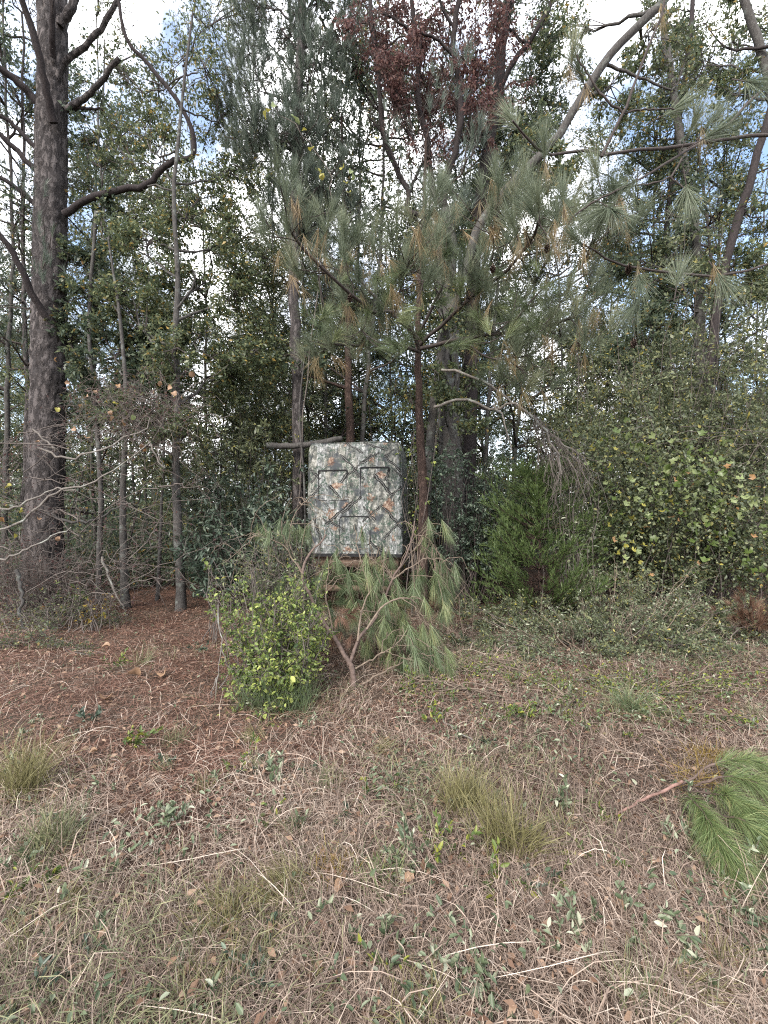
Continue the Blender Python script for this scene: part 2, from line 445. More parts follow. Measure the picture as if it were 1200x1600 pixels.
def camo_mat():
    """printed woodland cloth: grey bark streaks, crossing limbs, green sprigs, rusty leaves"""
    m, n, l, b, out = new_mat('camouflage_cloth')
    t = n.new('ShaderNodeTexCoord')

    def mapped(sc, rot=0.0, loc=(0, 0, 0)):
        mp = n.new('ShaderNodeMapping')
        mp.inputs['Scale'].default_value = sc; mp.inputs['Rotation'].default_value = (0, rot, 0); mp.inputs['Location'].default_value = loc
        l.new(t.outputs['Object'], mp.inputs['Vector'])
        return mp.outputs['Vector']

    def noise(vec, sc, det=4, ro=0.6, dist=0.0):
        q = n.new('ShaderNodeTexNoise'); q.inputs['Scale'].default_value = sc; q.inputs['Detail'].default_value = det
        q.inputs['Roughness'].default_value = ro; q.inputs['Distortion'].default_value = dist
        l.new(vec, q.inputs['Vector']); return q.outputs['Fac']

    def mix(f, a, c):
        x = n.new('ShaderNodeMix'); x.data_type = 'RGBA'
        l.new(f, x.inputs[0])
        if isinstance(a, tuple): x.inputs[6].default_value = (*a, 1)
        else: l.new(a, x.inputs[6])
        if isinstance(c, tuple): x.inputs[7].default_value = (*c, 1)
        else: l.new(c, x.inputs[7])
        return x.outputs[2]

    def mask(v, lo, hi):
        r_ = ramp(n, [(lo, (0, 0, 0)), (hi, (1, 1, 1))]); l.new(v, r_.inputs['Fac']); return r_.outputs['Color']

    def mul(a, c):
        q = n.new('ShaderNodeMath'); q.operation = 'MULTIPLY'; l.new(a, q.inputs[0]); l.new(c, q.inputs[1]); return q.outputs[0]

    base = ramp(n, [(0.36, (0.008, 0.010, 0.010)), (0.45, (0.05, 0.055, 0.052)), (0.53, (0.185, 0.182, 0.16)), (0.62, (0.46, 0.455, 0.425))])
    l.new(noise(mapped((1, 1, 0.5)), 13, 9, 0.85, 0.8), base.inputs['Fac'])
    col = base.outputs['Color']
    trunk = ramp(n, [(0.40, (0.045, 0.05, 0.05)), (0.5, (0.17, 0.175, 0.17)), (0.6, (0.43, 0.435, 0.43))]); l.new(noise(mapped((1, 1, 0.55)), 32, 8, 0.85), trunk.inputs['Fac'])
    col = mix(mask(noise(mapped((1, 1, 0.05), 0, (0.23, 0, 0)), 6.0, 2), 0.53, 0.56), col, trunk.outputs['Color'])   # broad tree trunks
    col = mix(mul(mask(noise(mapped((1, 1, 1)), 30, 6, 0.8), 0.50, 0.55), mask(noise(mapped((1, 1, 1)), 6, 2), 0.44, 0.52)), col, (0.035, 0.062, 0.045))   # sprigs
    col = mix(mask(noise(mapped((1, 1, 1), 0.3, (1.2, 0, 0.4)), 5, 4, 0.6), 0.52, 0.64), col, (0.05, 0.055, 0.06))   # shade patches in the print
    # printed rusty leaves and crossing limbs, placed as on the cloth
    wob = n.new('ShaderNodeTexNoise'); wob.inputs['Scale'].default_value = 9; wob.inputs['Detail'].default_value = 4
    l.new(t.outputs['Object'], wob.inputs['Vector'])

    def vm(op, a, c):
        q = n.new('ShaderNodeVectorMath'); q.operation = op
        for i_, v in ((0, a), (1, c)):
            if isinstance(v, tuple): q.inputs[i_].default_value = v
            else: l.new(v, q.inputs[i_])
        return q.outputs['Value'] if op in ('DOT_PRODUCT', 'LENGTH') else q.outputs['Vector']

    def ma(op, a, c=None):
        q = n.new('ShaderNodeMath'); q.operation = op
        for i_, v in ((0, a), (1, c)):
            if v is None: continue
            if isinstance(v, (int, float)): q.inputs[i_].default_value = v
            else: l.new(v, q.inputs[i_])
        return q.outputs[0]
    shake = vm('MULTIPLY', vm('SUBTRACT', wob.outputs['Color'], (0.5, 0.5, 0.5)), (0.09, 0, 0.09))
    pos = vm('ADD', t.outputs['Object'], shake)
    W_ = lambda X_, Y_: (float(P(460 + X_ / 6, 660 + Y_ / 6, 7.1)[0]), 0.0, float(P(460 + X_ / 6, 660 + Y_ / 6, 7.1)[2]))
    rust = ramp(n, [(0.38, (0.06, 0.032, 0.024)), (0.47, (0.15, 0.092, 0.066)), (0.56, (0.25, 0.185, 0.14)), (0.66, (0.37, 0.33, 0.285))])
    l.new(noise(mapped((1, 1, 1), 0.6), 24, 4, 0.7), rust.inputs['Fac'])
    fine = ma('MULTIPLY', noise(mapped((1, 1, 1)), 20, 6, 0.8), 0.34)
    for (X_, Y_, rr_) in ((340, 370, 46), (730, 360, 40), (395, 600, 62), (815, 500, 50), (670, 590, 26), (490, 780, 44), (345, 870, 40), (885, 790, 58), (735, 860, 34), (775, 1000, 30), (380, 990, 34), (500, 1185, 50), (720, 705, 30), (930, 1080, 24), (470, 215, 18), (850, 205, 22)):
        c_ = W_(X_, Y_); dv = vm('MULTIPLY', vm('SUBTRACT', pos, c_), (1.0, 0.0, 1.2 + 0.5 * ((X_ * 7) % 3 - 1)))
        dist = ma('ADD', vm('LENGTH', dv, (0.0, 0.0, 0.0)), fine)
        col = mix(mask(ma('MULTIPLY', ma('LESS_THAN', dist, 0.155 + 0.95 * rr_ / 6 / 98.6), 1.0), 0.4, 0.6), col, rust.outputs['Color'])
    for (xa, ya, xb, yb, w_) in ((430, 300, 660, 540, .011), (730, 305, 500, 500, .011), (840, 310, 1000, 470, .012), (640, 385, 800, 290, .010), (500, 470, 430, 570, .014), (320, 580, 430, 710, .014), (740, 490, 920, 690, .014), (890, 440, 850, 560, .012), (560, 740, 290, 960, .016), (640, 690, 440, 860, .010), (830, 790, 1010, 1000, .013), (830, 770, 640, 930, .010), (640, 790, 760, 920, .012),
                             (140, 430, 240, 530, .010), (140, 710, 250, 590, .010), (1010, 900, 840, 1090, .012), (700, 1120, 840, 1210, .014), (900, 700, 1010, 600, .010), (260, 900, 480, 1010, .010), (480, 190, 640, 290, .010), (640, 190, 860, 260, .010), (150, 560, 240, 470, .009), (180, 900, 250, 1100, .012), (560, 440, 600, 520, .010), (940, 250, 840, 330, .010), (930, 440, 1010, 520, .009)):
        a_, b_ = np.array(W_(xa, ya)), np.array(W_(xb, yb)); u_ = (b_ - a_) / np.linalg.norm(b_ - a_); h_ = float(np.linalg.norm(b_ - a_) / 2); m_ = tuple((a_ + b_) / 2)
        dv = vm('SUBTRACT', pos, m_)
        across = ma('ABSOLUTE', vm('DOT_PRODUCT', dv, (-float(u_[2]), 0.0, float(u_[0]))))
        inside = ma('LESS_THAN', ma('ABSOLUTE', vm('DOT_PRODUCT', dv, tuple(float(v) for v in u_))), h_)
        col = mix(ma('MULTIPLY', ma('LESS_THAN', across, w_ * 1.5), inside), col, (0.012, 0.012, 0.011))
        col = mix(ma('MULTIPLY', ma('LESS_THAN', across, w_ * 0.3), inside), col, (0.15, 0.15, 0.145))
    l.new(col, b.inputs['Base Color'])
    b.inputs['Roughness'].default_value = 0.75; b.inputs['Specular IOR Level'].default_value = 0.2
    wr = noise(mapped((1, 1, 0.5)), 5, 3)
    bp = n.new('ShaderNodeBump'); bp.inputs['Strength'].default_value = 0.5; bp.inputs['Distance'].default_value = 0.08
    l.new(wr, bp.inputs['Height']); l.new(bp.outputs[0], b.inputs['Normal'])
    return m


M['soil'] = ground_mat()
M['camo'] = camo_mat()

# ------------------------------------------------------------------ the ground
def build_ground():
    mb = MB()
    xs = np.concatenate([np.linspace(-300, -14, 12)[:-1], np.linspace(-14, 14, 141), np.linspace(14, 300, 12)[1:]])
    ys = np.concatenate([np.linspace(-60, -1, 6)[:-1], np.linspace(-1, 24, 126), np.linspace(24, 500, 14)[1:]])
    X, Y = np.meshgrid(xs, ys)
    V = np.stack([X, Y, gz(X, Y)], -1)
    i = np.arange(len(xs) * len(ys)).reshape(len(ys), len(xs))
    mb.add(V, np.stack([i[:-1, :-1], i[:-1, 1:], i[1:, 1:], i[1:, :-1]], -1).reshape(-1, 4))
    o = mb.build('ground', M['soil'], smooth=True)
    o['kind'] = 'structure'


build_ground()


def straw_amount(x, y):
    """how much reddish pine straw lies at ground x, y (0..1): the clearing by the big pine and the middle strip"""
    px = 600 + x / y * F
    a = 1 / (1 + np.exp((px - 440) / 60)) * 1 / (1 + np.exp(-(y - 2.62) * 5))
    b = 0.45 / (1 + np.exp(-(y - 2.6) * 4)) * np.exp(-((y - 3.6) / 1.2) ** 2)
    nz = 0.5 + 0.5 * np.sin(2.3 * x + 1.1 * y + 0.7) * np.sin(1.9 * y - 1.3 * x)
    return np.clip(a + b * (0.4 + 0.9 * nz), 0, 1)


def scatter(r, n, y0, y1, pw=1.0, side=0.35):
    """ground points spread over what the lens takes in between distances y0 and y1, denser near the lens for pw > 1"""
    u = r.uniform(0, 1, n)
    y = (y0 ** (2 - pw) + u * (y1 ** (2 - pw) - y0 ** (2 - pw))) ** (1 / (2 - pw))
    h = 0.857 * y + side
    x = r.uniform(-1, 1, n) * h
    out = r.uniform(0, 1, n) < 0.2           # the strips beside what the lens takes in
    x = np.where(out, np.sign(x) * (h + 1.1 * r.uniform(0, 1, n)), x)
    return x, y


def lying_blades(mb, r, x, y, L, w, rise, tint, k=4, swirl=0.5):
    n = len(x)
    th = 2.2 * np.sin(0.9 * x + 1.7) + 1.9 * np.sin(1.1 * y + 0.4 * x) + r.normal(size=n) * (2.2 - swirl)
    D = np.stack([np.cos(th), np.sin(th), np.zeros(n)], -1)
    s = np.linspace(0, 1, k)
    bend = r.normal(size=n)[:, None] * 0.42 * s[None] ** 2
    sd = np.stack([-np.sin(th), np.cos(th), np.zeros(n)], -1)
    Q = np.stack([x, y, gz(x, y)], -1)[:, None] + D[:, None] * (s[None, :, None] * L[:, None, None]) + sd[:, None] * (bend * L[:, None])[..., None]
    h = rise[:, None] * (4 * s * (1 - s))[None] * r.uniform(0.4, 1.2, (n, 1)) + 0.01 + rise[:, None] * r.uniform(0, 0.8, (n, 1)) * s[None] * r.choice([0, 1], (n, 1))
    Q[..., 2] = gz(Q[..., 0], Q[..., 1]) + h
    wd = w[:, None] * np.linspace(1, 0.6, k - 1)[None]
    ribbons(mb, Q, wd, nrm(sd + rv(r, n) * 0.6), tint)


def build_ground_cover():
    r = R(11)
    mb = MB()                                       # dry grass
    for cnt, k_, gl, wb in ((60000, 4, 0.042, 0.0020), (120000, 3, 0.026, 0.0014)):
        x, y = scatter(r, cnt, 1.1, 7.2, 1.5)
        pat = np.sin(3.1 * x + 1.3 * np.sin(2.2 * y)) * np.sin(2.7 * y + 0.8 * x + 1.1 * np.sin(1.9 * x))
        keep = (r.uniform(0, 1, len(x)) > 0.86 * straw_amount(x, y)) & (r.uniform(0, 1, len(x)) < 0.74 + 0.5 * pat)
        x, y = x[keep], y[keep]
        n = len(x)
        lying_blades(mb, r, x, y, r.gamma(4, gl, n), wb + 0.0022 * r.uniform(0, 1, n) ** 3 + 0.0004 * y, r.gamma(2, 0.017, n), np.clip(r.beta(1.4, 1.8, n) + 0.15 * np.sin(1.3 * x) * np.sin(1.7 * y), 0, 1), k=k_)
    x, y = scatter(r, 26000, 0.95, 6.5, 1.45)       # broken thatch between the blades
    keep = r.uniform(0, 1, len(x)) > 0.8 * straw_amount(x, y)
    x, y = x[keep], y[keep]; n = len(x)
    lying_blades(mb, r, x, y, r.uniform(0.03, 0.11, n), r.uniform(0.003, 0.0065, n), r.uniform(0.005, 0.03, n), r.beta(1.6, 2.2, n), k=3, swirl=-0.8)
    x, y = scatter(r, 420, 1.0, 5.5, 1.2)          # long pale stems lying on top
    n = len(x)
    lying_blades(mb, r, x, y, r.uniform(0.2, 0.5, n), np.full(n, 0.0034), r.uniform(0.03, 0.10, n), r.uniform(0.75, 1.0, n), k=6, swirl=0)
    o = mb.build('dry_grass', M['dry'])
    tag(o, 'flattened tan dry grass matted over the open ground', 'grass', kind='stuff')
    mb = MB()                                       # pine straw
    x, y = scatter(r, 110000, 1.8, 11, 0.9, 0.6)
    keep = r.uniform(0, 1, len(x)) < straw_amount(x, y) + 0.10 + 0.6 * (y > 7)
    x, y = x[keep], y[keep]; n = len(x)
    lying_blades(mb, r, x, y, r.uniform(0.10, 0.22, n), 0.0022 + 0.0004 * y, r.uniform(0, 0.035, n), r.beta(2, 2, n), k=3, swirl=-0.5)
    o = mb.build('pine_straw', M['straw'])
    tag(o, 'reddish brown pine straw carpeting the clearing beside the big pine', 'pine straw', kind='stuff')
    mb = MB()                                       # short living grass between the dry blades
    x, y = scatter(r, 36000, 1.1, 7.0, 1.2)
    keep = (np.sin(2.1 * x + 0.4) * np.sin(2.6 * y + 1.0) + r.normal(size=len(x)) * 0.35 > 0.34) & (r.uniform(0, 1, len(x)) > 0.8 * straw_amount(x, y))
    x, y = x[keep], y[keep]; n = len(x)
    lying_blades(mb, r, x, y, r.uniform(0.07, 0.22, n), np.full(n, 0.003) + 0.0003 * y, r.uniform(0.03, 0.09, n), r.uniform(0, 1, n), swirl=-0.4)
    o = mb.build('green_grass', M['green'])
    tag(o, 'sparse short green grass growing up through the dry mat', 'grass', kind='stuff')
    mb = MB()                                       # crumbled leaf bits, pale and brown
    x, y = scatter(r, 15000, 1.1, 9.5, 1.0)
    n = len(x)
    C = np.stack([x, y, gz(x, y) + r.uniform(0.01, 0.05, n)], -1)
    A = nrm(rv(r, n) * np.array([1, 1, 0.35]))
    leaves(mb, r, C, A, r.uniform(0.012, 0.05, n), 0.5, r.beta(2, 2, n), up=1.2)
    o = mb.build('leaf_litter', M['litter'])
    tag(o, 'small crumbled brown leaves strewn through the grass and straw', 'leaf litter', kind='stuff')
    mb = MB()                                       # tiny clover-like ground weeds
    x, y = scatter(r, 26000, 1.2, 7.2, 1.1)
    dens = 1.6 * np.clip(np.sin(3.3 * x - 1.6 * y + np.sin(2 * y)) * np.sin(2.9 * y + 1.9 * x), 0, 1) ** 1.5 + 0.06 + 0.9 * ((600 + x / y * F > 620) & (y > 3.2))
    keep = (r.uniform(0, 1, len(x)) < dens * 0.7) & (r.uniform(0, 1, len(x)) > 0.85 * straw_amount(x, y) * (600 + x / y * F < 420))
    x, y = x[keep], y[keep]; n = len(x)
    C = np.stack([x, y, gz(x, y) + r.uniform(0.01, 0.09, n)], -1)
    ovals(mb, r, C, nrm(rv(r, n) * np.array([1, 1, 0.5])), r.uniform(0.015, 0.042, n), 0.42, r.uniform(0, 1, n) ** 1.7 * 0.92, up=1.0)
    o = mb.build('ground_weeds', M['sage'])
    tag(o, 'tiny pale green weeds growing low through the dry grass', 'weeds', kind='stuff')


build_ground_cover()

# ------------------------------------------------------------------ trees
def stem(r, pts, w0, w1, n=18, jit=0.0, pw=1.0):
    """a path with radii; w0 and w1 are diameters in metres"""
    p = sm(pts, n, jit, r)
    return p, 0.5 * (w0 + (w1 - w0) * np.linspace(0, 1, n) ** pw)


def px_path(pts, d0, d1=None):
    d1 = d0 if d1 is None else d1
    return [P(x, y, d0 + (d1 - d0) * i / max(1, len(pts) - 1)) for i, (x, y) in enumerate(pts)]


class Tree:
    def __init__(s, name, label, cat, pts, d, w0, w1, bark, seed, group=None, d1=None, sides=12, jit=0.012, root=True, lump=0.03, n=22):
        s.r = R(seed); s.d = d
        path = px_path(pts, d, d1)
        if root:
            b = path[0].copy(); b[2] = gz(b[0], b[1]) - 0.05
            path[0] = b
        s.e = thing(name, label, cat, (path[0][0], path[0][1], gz(path[0][0], path[0][1])), group)
        s.path, rad = stem(s.r, path, w0 * d / F, w1 * d / F, n, jit * w0 * d / F * 3 * (1 if n < 60 else 0.12))
        if root:
            zz = np.clip((s.path[:, 2] - s.path[0, 2]) / max(0.6, 2.5 * w0 * d / F), 0, 1)
            rad = rad * (1 + 0.28 * (1 - zz) ** 2)
        s.rad = rad
        mb = MB(); tubes(mb, s.path, rad, sides, lump=lump, r=s.r)
        mb.build('trunk', M[bark], s.e, smooth=True)
        s.curves = []; s.bark = bark; s.wood = MB(); s.leafm = {}

    def branch(s, pts, w0, w1, d0=None, d1=None, bark=None, n=16, jit=0.008, name='branch', sides=7, label=None, spawn_=True):
        d0 = s.d if d0 is None else d0
        p, rad = stem(s.r, px_path(pts, d0, d1), w0 * d0 / F, w1 * d0 / F, n, jit)
        mb = MB(); tubes(mb, p, rad, sides, lump=0.05, r=s.r)
        o = mb.build(name, M[bark or s.bark], s.e, smooth=True)
        if label: o['label'] = label
        if spawn_: s.curves.append(p)
        return p

    def lm(s, mat):
        return s.leafm.setdefault(mat, MB())

    def blob(s, x, y, rx, ry, nleaf, mat='oak', L=0.09, dd=0.0, sub=9, wr=0.45, kind='leaf', limb=True, tw=7, squash=1.0, clump=0.35, hang=0.2, per=34, nl=0.2, w=0.006):
        """a clump of the crown: a limb from the trunk, branches and twigs through an ellipsoid, leaves on the twigs"""
        r, d = s.r, s.d + dd
        nleaf = int(nleaf * 1.35)
        c = P(x, y, d); a = np.array([rx, 0.85 * rx * squash, ry]) * d / F
        h = np.linalg.norm((s.path[:, :2] - c[:2]), axis=1)
        zt = c[2] - 0.55 * h.min() - 0.2
        j = int(np.argmin(np.abs(s.path[:, 2] - zt))); j = max(j, len(s.path) // 6)
        st = s.path[j]
        end = c + a * np.array([0, 0, 0.35])
        mid = st * 0.5 + end * 0.5 + np.array([0, 0, -0.12 * np.linalg.norm(end - st)]) + r.normal(size=3) * 0.08
        lp = sm([st, mid, end], 9, 0.03, r)
        ln = np.linalg.norm(end - st)
        if limb:
            mb = MB(); tubes(mb, lp, np.linspace(min(s.rad[j] * 0.6, 0.012 + 0.012 * ln), 0.008, 9), 6)
            mb.build('branch', M[s.bark], s.e, smooth=True)
        u = rv(r, sub) * (r.uniform(0.25, 1, sub) ** 0.4)[:, None]
        tips = c + u * a
        fr = lp[r.integers(4, 9, sub)]
        t = np.linspace(0, 1, 6)[None, :, None]
        B = fr[:, None] * (1 - t) + tips[:, None] * t + np.cumsum(r.normal(size=(sub, 6, 3)), 1) * 0.035 * a.mean() * np.minimum(1, 3 * t)
        tubes(s.wood, B, np.linspace(0.010, 0.0035, 6)[None] * (0.7 + 0.5 * a.mean()), 4)
        TW = spawn(r, B, sub * tw, 0.42 * a.mean(), 0.8, 0.1, 4, 0.35, 1.0, 0.15)
        tubes(s.wood, TW, np.array([0.0035, 0.003, 0.0022, 0.0012]) * (0.8 + 0.2 * a.mean()), 3)
        mb = s.lm(mat)
        if kind == 'leaf':
            pos, T, _ = along(r, TW, nleaf, 0.15, 1.0)
            pos = pos + rv(r, nleaf) * (r.uniform(0, 1, nleaf) ** 2 * clump * a.mean() * 0.5)[:, None]
            A = nrm(T * 0.5 + rv(r, nleaf) * 0.8 + np.array([0, 0, -hang]))
            leaves(mb, r, pos, A, L * r.uniform(0.6, 1.3, nleaf), wr, up=0.4)
        else:
            tip = TW[:, -1]; D = nrm(TW[:, -1] - TW[:, -2] + np.array([0, 0, 0.25]))
            tufts(mb, r, tip, D, per, nl, 0.9, 0.14, w, 2, 0.12)
        return B

    def twigs_on_branches(s, n, L, ang=0.7, up=0.1, w=0.004, lo=0.3, sag=0.1):
        k = min(len(c) for c in s.curves)
        C = np.stack([c[np.linspace(0, len(c) - 1, k).astype(int)] for c in s.curves])
        TW = spawn(s.r, C, n, L, ang, up, 5, lo, 1.0, sag, 0.1)
        tubes(s.wood, TW, np.array([1, .85, .65, .45, .25]) * w, 3)
        T2 = spawn(s.r, TW, n * 2, L * 0.45, 0.7, 0.05, 4, 0.3, 1.0, sag, 0.1)
        tubes(s.wood, T2, np.array([.5, .4, .3, .2]) * w, 3)
        return np.concatenate([TW[:, :4], T2])

    def done(s, twigmat='twigdark'):
        if s.wood.n:
            s.wood.build('twigs', M[twigmat], s.e, kind='stuff')
        for i, (k, mb) in enumerate(s.leafm.items()):
            mb.build('crown' if i == 0 else 'foliage', M[k], s.e, kind='stuff')
        return s.e


def big_left_pine():
    t = Tree('pine_tree', 'massive old pine trunk with furrowed bark and dead branch stubs at the left edge', 'tree',
             [(66, 930), (72, 720), (76, 560), (78, 400), (80, 230), (82, 90), (82, -120)], 8.0, 50, 37, 'bpine', 3, sides=46, lump=0.045, n=150)
    t.branch([(84, 192), (73, 147), (63, 90), (43, 27), (30, -30)], 13, 8, 7.75, 7.0, 'bdark')
    t.branch([(82, 90), (81, 40), (81, -40)], 10, 8, 7.75, 7.3, 'bdark')
    t.branch([(62, 165), (33, 133), (0, 107), (-60, 70)], 12, 8, 7.9, 7.4, 'bdark')
    t.branch([(60, 238), (27, 200), (0, 180), (-50, 150)], 8, 5, 7.9, 7.6, 'bdark')
    t.branch([(62, 272), (27, 237), (0, 210), (-60, 170)], 9, 6, 7.9, 7.5, 'bdark')
    t.branch([(60, 325), (33, 300), (5, 280), (-50, 255)], 8, 5, 7.9, 7.6, 'bdark')
    t.branch([(72, 495), (50, 460), (30, 413), (0, 367), (-50, 320)], 11, 7, 7.7, 7.0, 'bdark')
    t.branch([(87, 130), (100, 97), (133, 73), (157, 43), (183, 3), (200, -30)], 10, 6, 7.9, 7.6, 'bpine')
    t.branch([(103, 172), (130, 153), (157, 127), (186, 90)], 10, 7, 7.9, 7.6, 'bpine', spawn_=False, label='broken bare branch stub with pale tip')
    t.branch([(105, 170), (130, 169), (160, 171)], 6, 3, 7.9, 7.9, 'bdark', spawn_=False)
    t.branch([(95, 40), (112, 10), (125, -30)], 14, 10, 7.9, 7.8, 'bpine', spawn_=False)
    p = t.branch([(100, 335), (133, 313), (187, 297), (230, 290), (250, 267), (273, 252), (300, 245), (302, 213), (290, 180), (267, 143), (233, 103), (197, 60), (187, 7), (180, -40)],
                 11, 4, 7.9, 7.2, 'bdark', n=40, label='long crooked limb bending upward over the gap')
    tw = t.twigs_on_branches(150, 0.55, 0.6, 0.1, 0.005, 0.55)
    for (x, y, rx, ry, dd) in ((30, 330, 70, 60, -0.3), (80, 395, 60, 55, -0.7), (20, 470, 60, 60, 0.4), (110, 300, 40, 40, 0.4)):
        t.blob(x, y, rx, ry, 0, 'pinefar', kind='pine', sub=5, tw=5, per=30, nl=0.17, dd=dd, limb=False)
    t.done()


big_left_pine()


def rusty_tree():
    t = Tree('forked_tree', 'thick grey trunk forking into black limbs with rusty red leaves behind the blind', 'tree',
             [(710, 905), (706, 760), (702, 600), (698, 450), (700, 330)], 8.6, 42, 26, 'bgrey', 5, sides=16, lump=0.03, n=30)
    d = 8.6
    t.branch([(700, 335), (640, 333), (638, 300), (617, 260), (597, 200), (590, 117), (582, 50), (575, -30)], 9, 6, d, 8.2, 'bdark', n=24)
    t.branch([(700, 330), (680, 307), (670, 247), (667, 213), (653, 150), (655, 67), (647, 33), (640, -40)], 10, 6, d, 8.0, 'bdark', n=24)
    t.branch([(700, 335), (693, 300), (713, 227), (720, 183), (715, 117), (708, 83), (712, 27), (722, -30)], 11, 7, d, 7.9, 'bdark', n=24)
    t.branch([(640, 300), (655, 265), (668, 245)], 5, 4, d, 8.3, 'bdark')
    t.branch([(707, 85), (680, 60), (640, 45), (600, 20)], 5, 3, 8.0, 7.7, 'bdark')
    t.branch([(705, 40), (690, 10), (680, -30)], 5, 3, 8.0, 7.8, 'bdark')
    t.branch([(622, 262), (600, 215), (575, 180)], 4, 2, 8.3, 8.1, 'bdark')
    t.twigs_on_branches(170, 0.6, 0.6, 0.2, 0.005)
    for (x, y, rx, ry, n) in ((690, 470, 55, 50, 900), (725, 560, 50, 50, 900), (680, 600, 40, 40, 600), (720, 640, 45, 35, 700), (640, 620, 30, 40, 400)):
        t.blob(x, y, rx, ry, n, 'oak', 0.075, dd=t.r.uniform(-1.3, -0.7), sub=8)
    for (x, y, rx, ry, n) in ((560, 20, 50, 60, 900), (790, 40, 50, 60, 800), (620, 60, 60, 60, 900), (690, 30, 60, 60, 900), (740, 170, 50, 50, 700), (580, 60, 60, 70, 1100), (650, 90, 60, 80, 1700), (720, 60, 60, 80, 1500), (690, 180, 55, 50, 900), (770, 110, 45, 70, 800), (630, 0, 70, 60, 1300), (740, -20, 80, 60, 1300), (600, 150, 35, 40, 450), (660, 220, 40, 40, 320)):
        t.blob(x, y, rx * 1.1, ry * 1.1, int(n * 0.8), 'rust', 0.07, dd=t.r.uniform(-0.6, 0.4), sub=8, hang=0.5, limb=False)
    t.done()


rusty_tree()


def twin_dark_tree():
    t = Tree('dark_tree', 'tall black trunk splitting in two beside the rusty leaves', 'tree',
             [(728, 900), (735, 640), (740, 400), (755, 290), (765, 213), (780, 140), (782, 80), (797, 0), (812, -90)], 9.6, 22, 12, 'bdark', 6, d1=9.0, sides=9)
    t.branch([(780, 142), (800, 100), (830, 60), (858, 12), (875, -40)], 9, 5, 9.2, 8.8)
    t.branch([(768, 205), (735, 215), (700, 235)], 5, 2, 9.2, 9)
    t.twigs_on_branches(90, 0.8, 0.6, 0.2)
    for (x, y, rx, ry, n) in ((830, 160, 60, 70, 1500), (790, 240, 50, 50, 900), (860, 60, 60, 60, 1100), (760, 330, 60, 50, 1000), (700, 400, 70, 60, 1500), (800, 20, 50, 40, 600)):
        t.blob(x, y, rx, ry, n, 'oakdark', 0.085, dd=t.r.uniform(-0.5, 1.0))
    t.done()


twin_dark_tree()


def leaning_tree():
    t = Tree('leaning_tree', 'pale slender trunk leaning steeply to the right through the pine boughs', 'tree',
             [(660, 905), (672, 700), (690, 540), (733, 400), (750, 350), (800, 287), (860, 227), (900, 167), (943, 100), (973, 63), (1033, 5), (1090, -60)], 8.2, 14, 11, 'bgrey', 8, d1=7.6, sides=9)
    t.branch([(943, 100), (1000, 120), (1050, 140), (1070, 100)], 5, 2, 7.8, 7.8)
    t.twigs_on_branches(30, 0.6)
    for (x, y, rx, ry, n) in ((890, 60, 60, 60, 1000), (960, 150, 60, 60, 1000), (1020, 50, 60, 50, 900), (880, 290, 70, 50, 1500), (840, 240, 60, 60, 1300)):
        t.blob(x, y, rx, ry, n, 'oak', 0.085, dd=t.r.uniform(0.0, 1.2))
    t.done()


leaning_tree()


def slender_left_trunk():
    t = Tree('slender_tree', 'slim straight grey trunk standing at the back edge of the straw clearing', 'tree',
             [(283, 955), (280, 860), (274, 740), (277, 640), (275, 520), (278, 430), (272, 300), (286, 150), (300, 20)], 7.25, 15, 3, 'bgrey', 9, sides=10)
    for (x, y, rx, ry, n, dd) in ((230, 380, 70, 60, 1900, 0.5), (310, 330, 80, 70, 1700, 0.8), (330, 450, 80, 70, 2600, 0.8), (200, 470, 70, 60, 2200, 0.6), (250, 250, 70, 60, 900, 0.8), (350, 200, 70, 70, 900, 1.2), (230, 140, 60, 60, 450, 1.4), (300, 90, 60, 60, 450, 1.4), (350, 30, 60, 60, 600, 1.6), (190, 240, 50, 50, 600, 1.0), (190, 350, 40, 50, 700, 1.0), (370, 370, 50, 50, 900, 0.6), (310, 540, 90, 60, 2800, 0.6), (380, 470, 60, 60, 1500, 0.7), (400, 560, 60, 50, 1500, 0.8), (350, 600, 60, 40, 1300, 0.7), (230, 500, 60, 40, 1200, 0.7), (160, 90, 50, 50, 500, 1.2), (215, 200, 50, 40, 500, 1.0), (330, 130, 60, 60, 900, 1.0), (360, 280, 60, 60, 1000, 0.9), (260, 320, 60, 40, 900, 0.8)):
        t.blob(x, y, rx, ry, n, 'oak', 0.072, dd=dd, sub=10, clump=0.5)
    for (x, y, rx, ry, n, dd) in ((275, 560, 60, 50, 1300, -0.4), (290, 660, 60, 40, 1100, -0.3), (190, 640, 50, 40, 900, -0.3), (240, 720, 50, 30, 700, 0.2)):
        t.blob(x, y, rx, ry, n, 'oak', 0.065, dd=dd, sub=9, clump=0.5)
    t.branch([(278, 480), (290, 465), (305, 440), (300, 420)], 4, 2, 7.2, 7.0)
    t.done()


slender_left_trunk()


def simple_trunk(name, label, pts, d, w0, w1, bark, seed, blobs=(), mat='oakdark', L=0.085, d1=None, group=None, kind='leaf', **kw):
    t = Tree(name, label, 'tree', pts, d, w0, w1, bark, seed, group=group, d1=d1, sides=9, n=26)
    for (x, y, rx, ry, n, dd) in blobs:
        t.blob(x, y, rx, ry, n, mat, L, dd=dd, kind=kind, **kw)
    return t


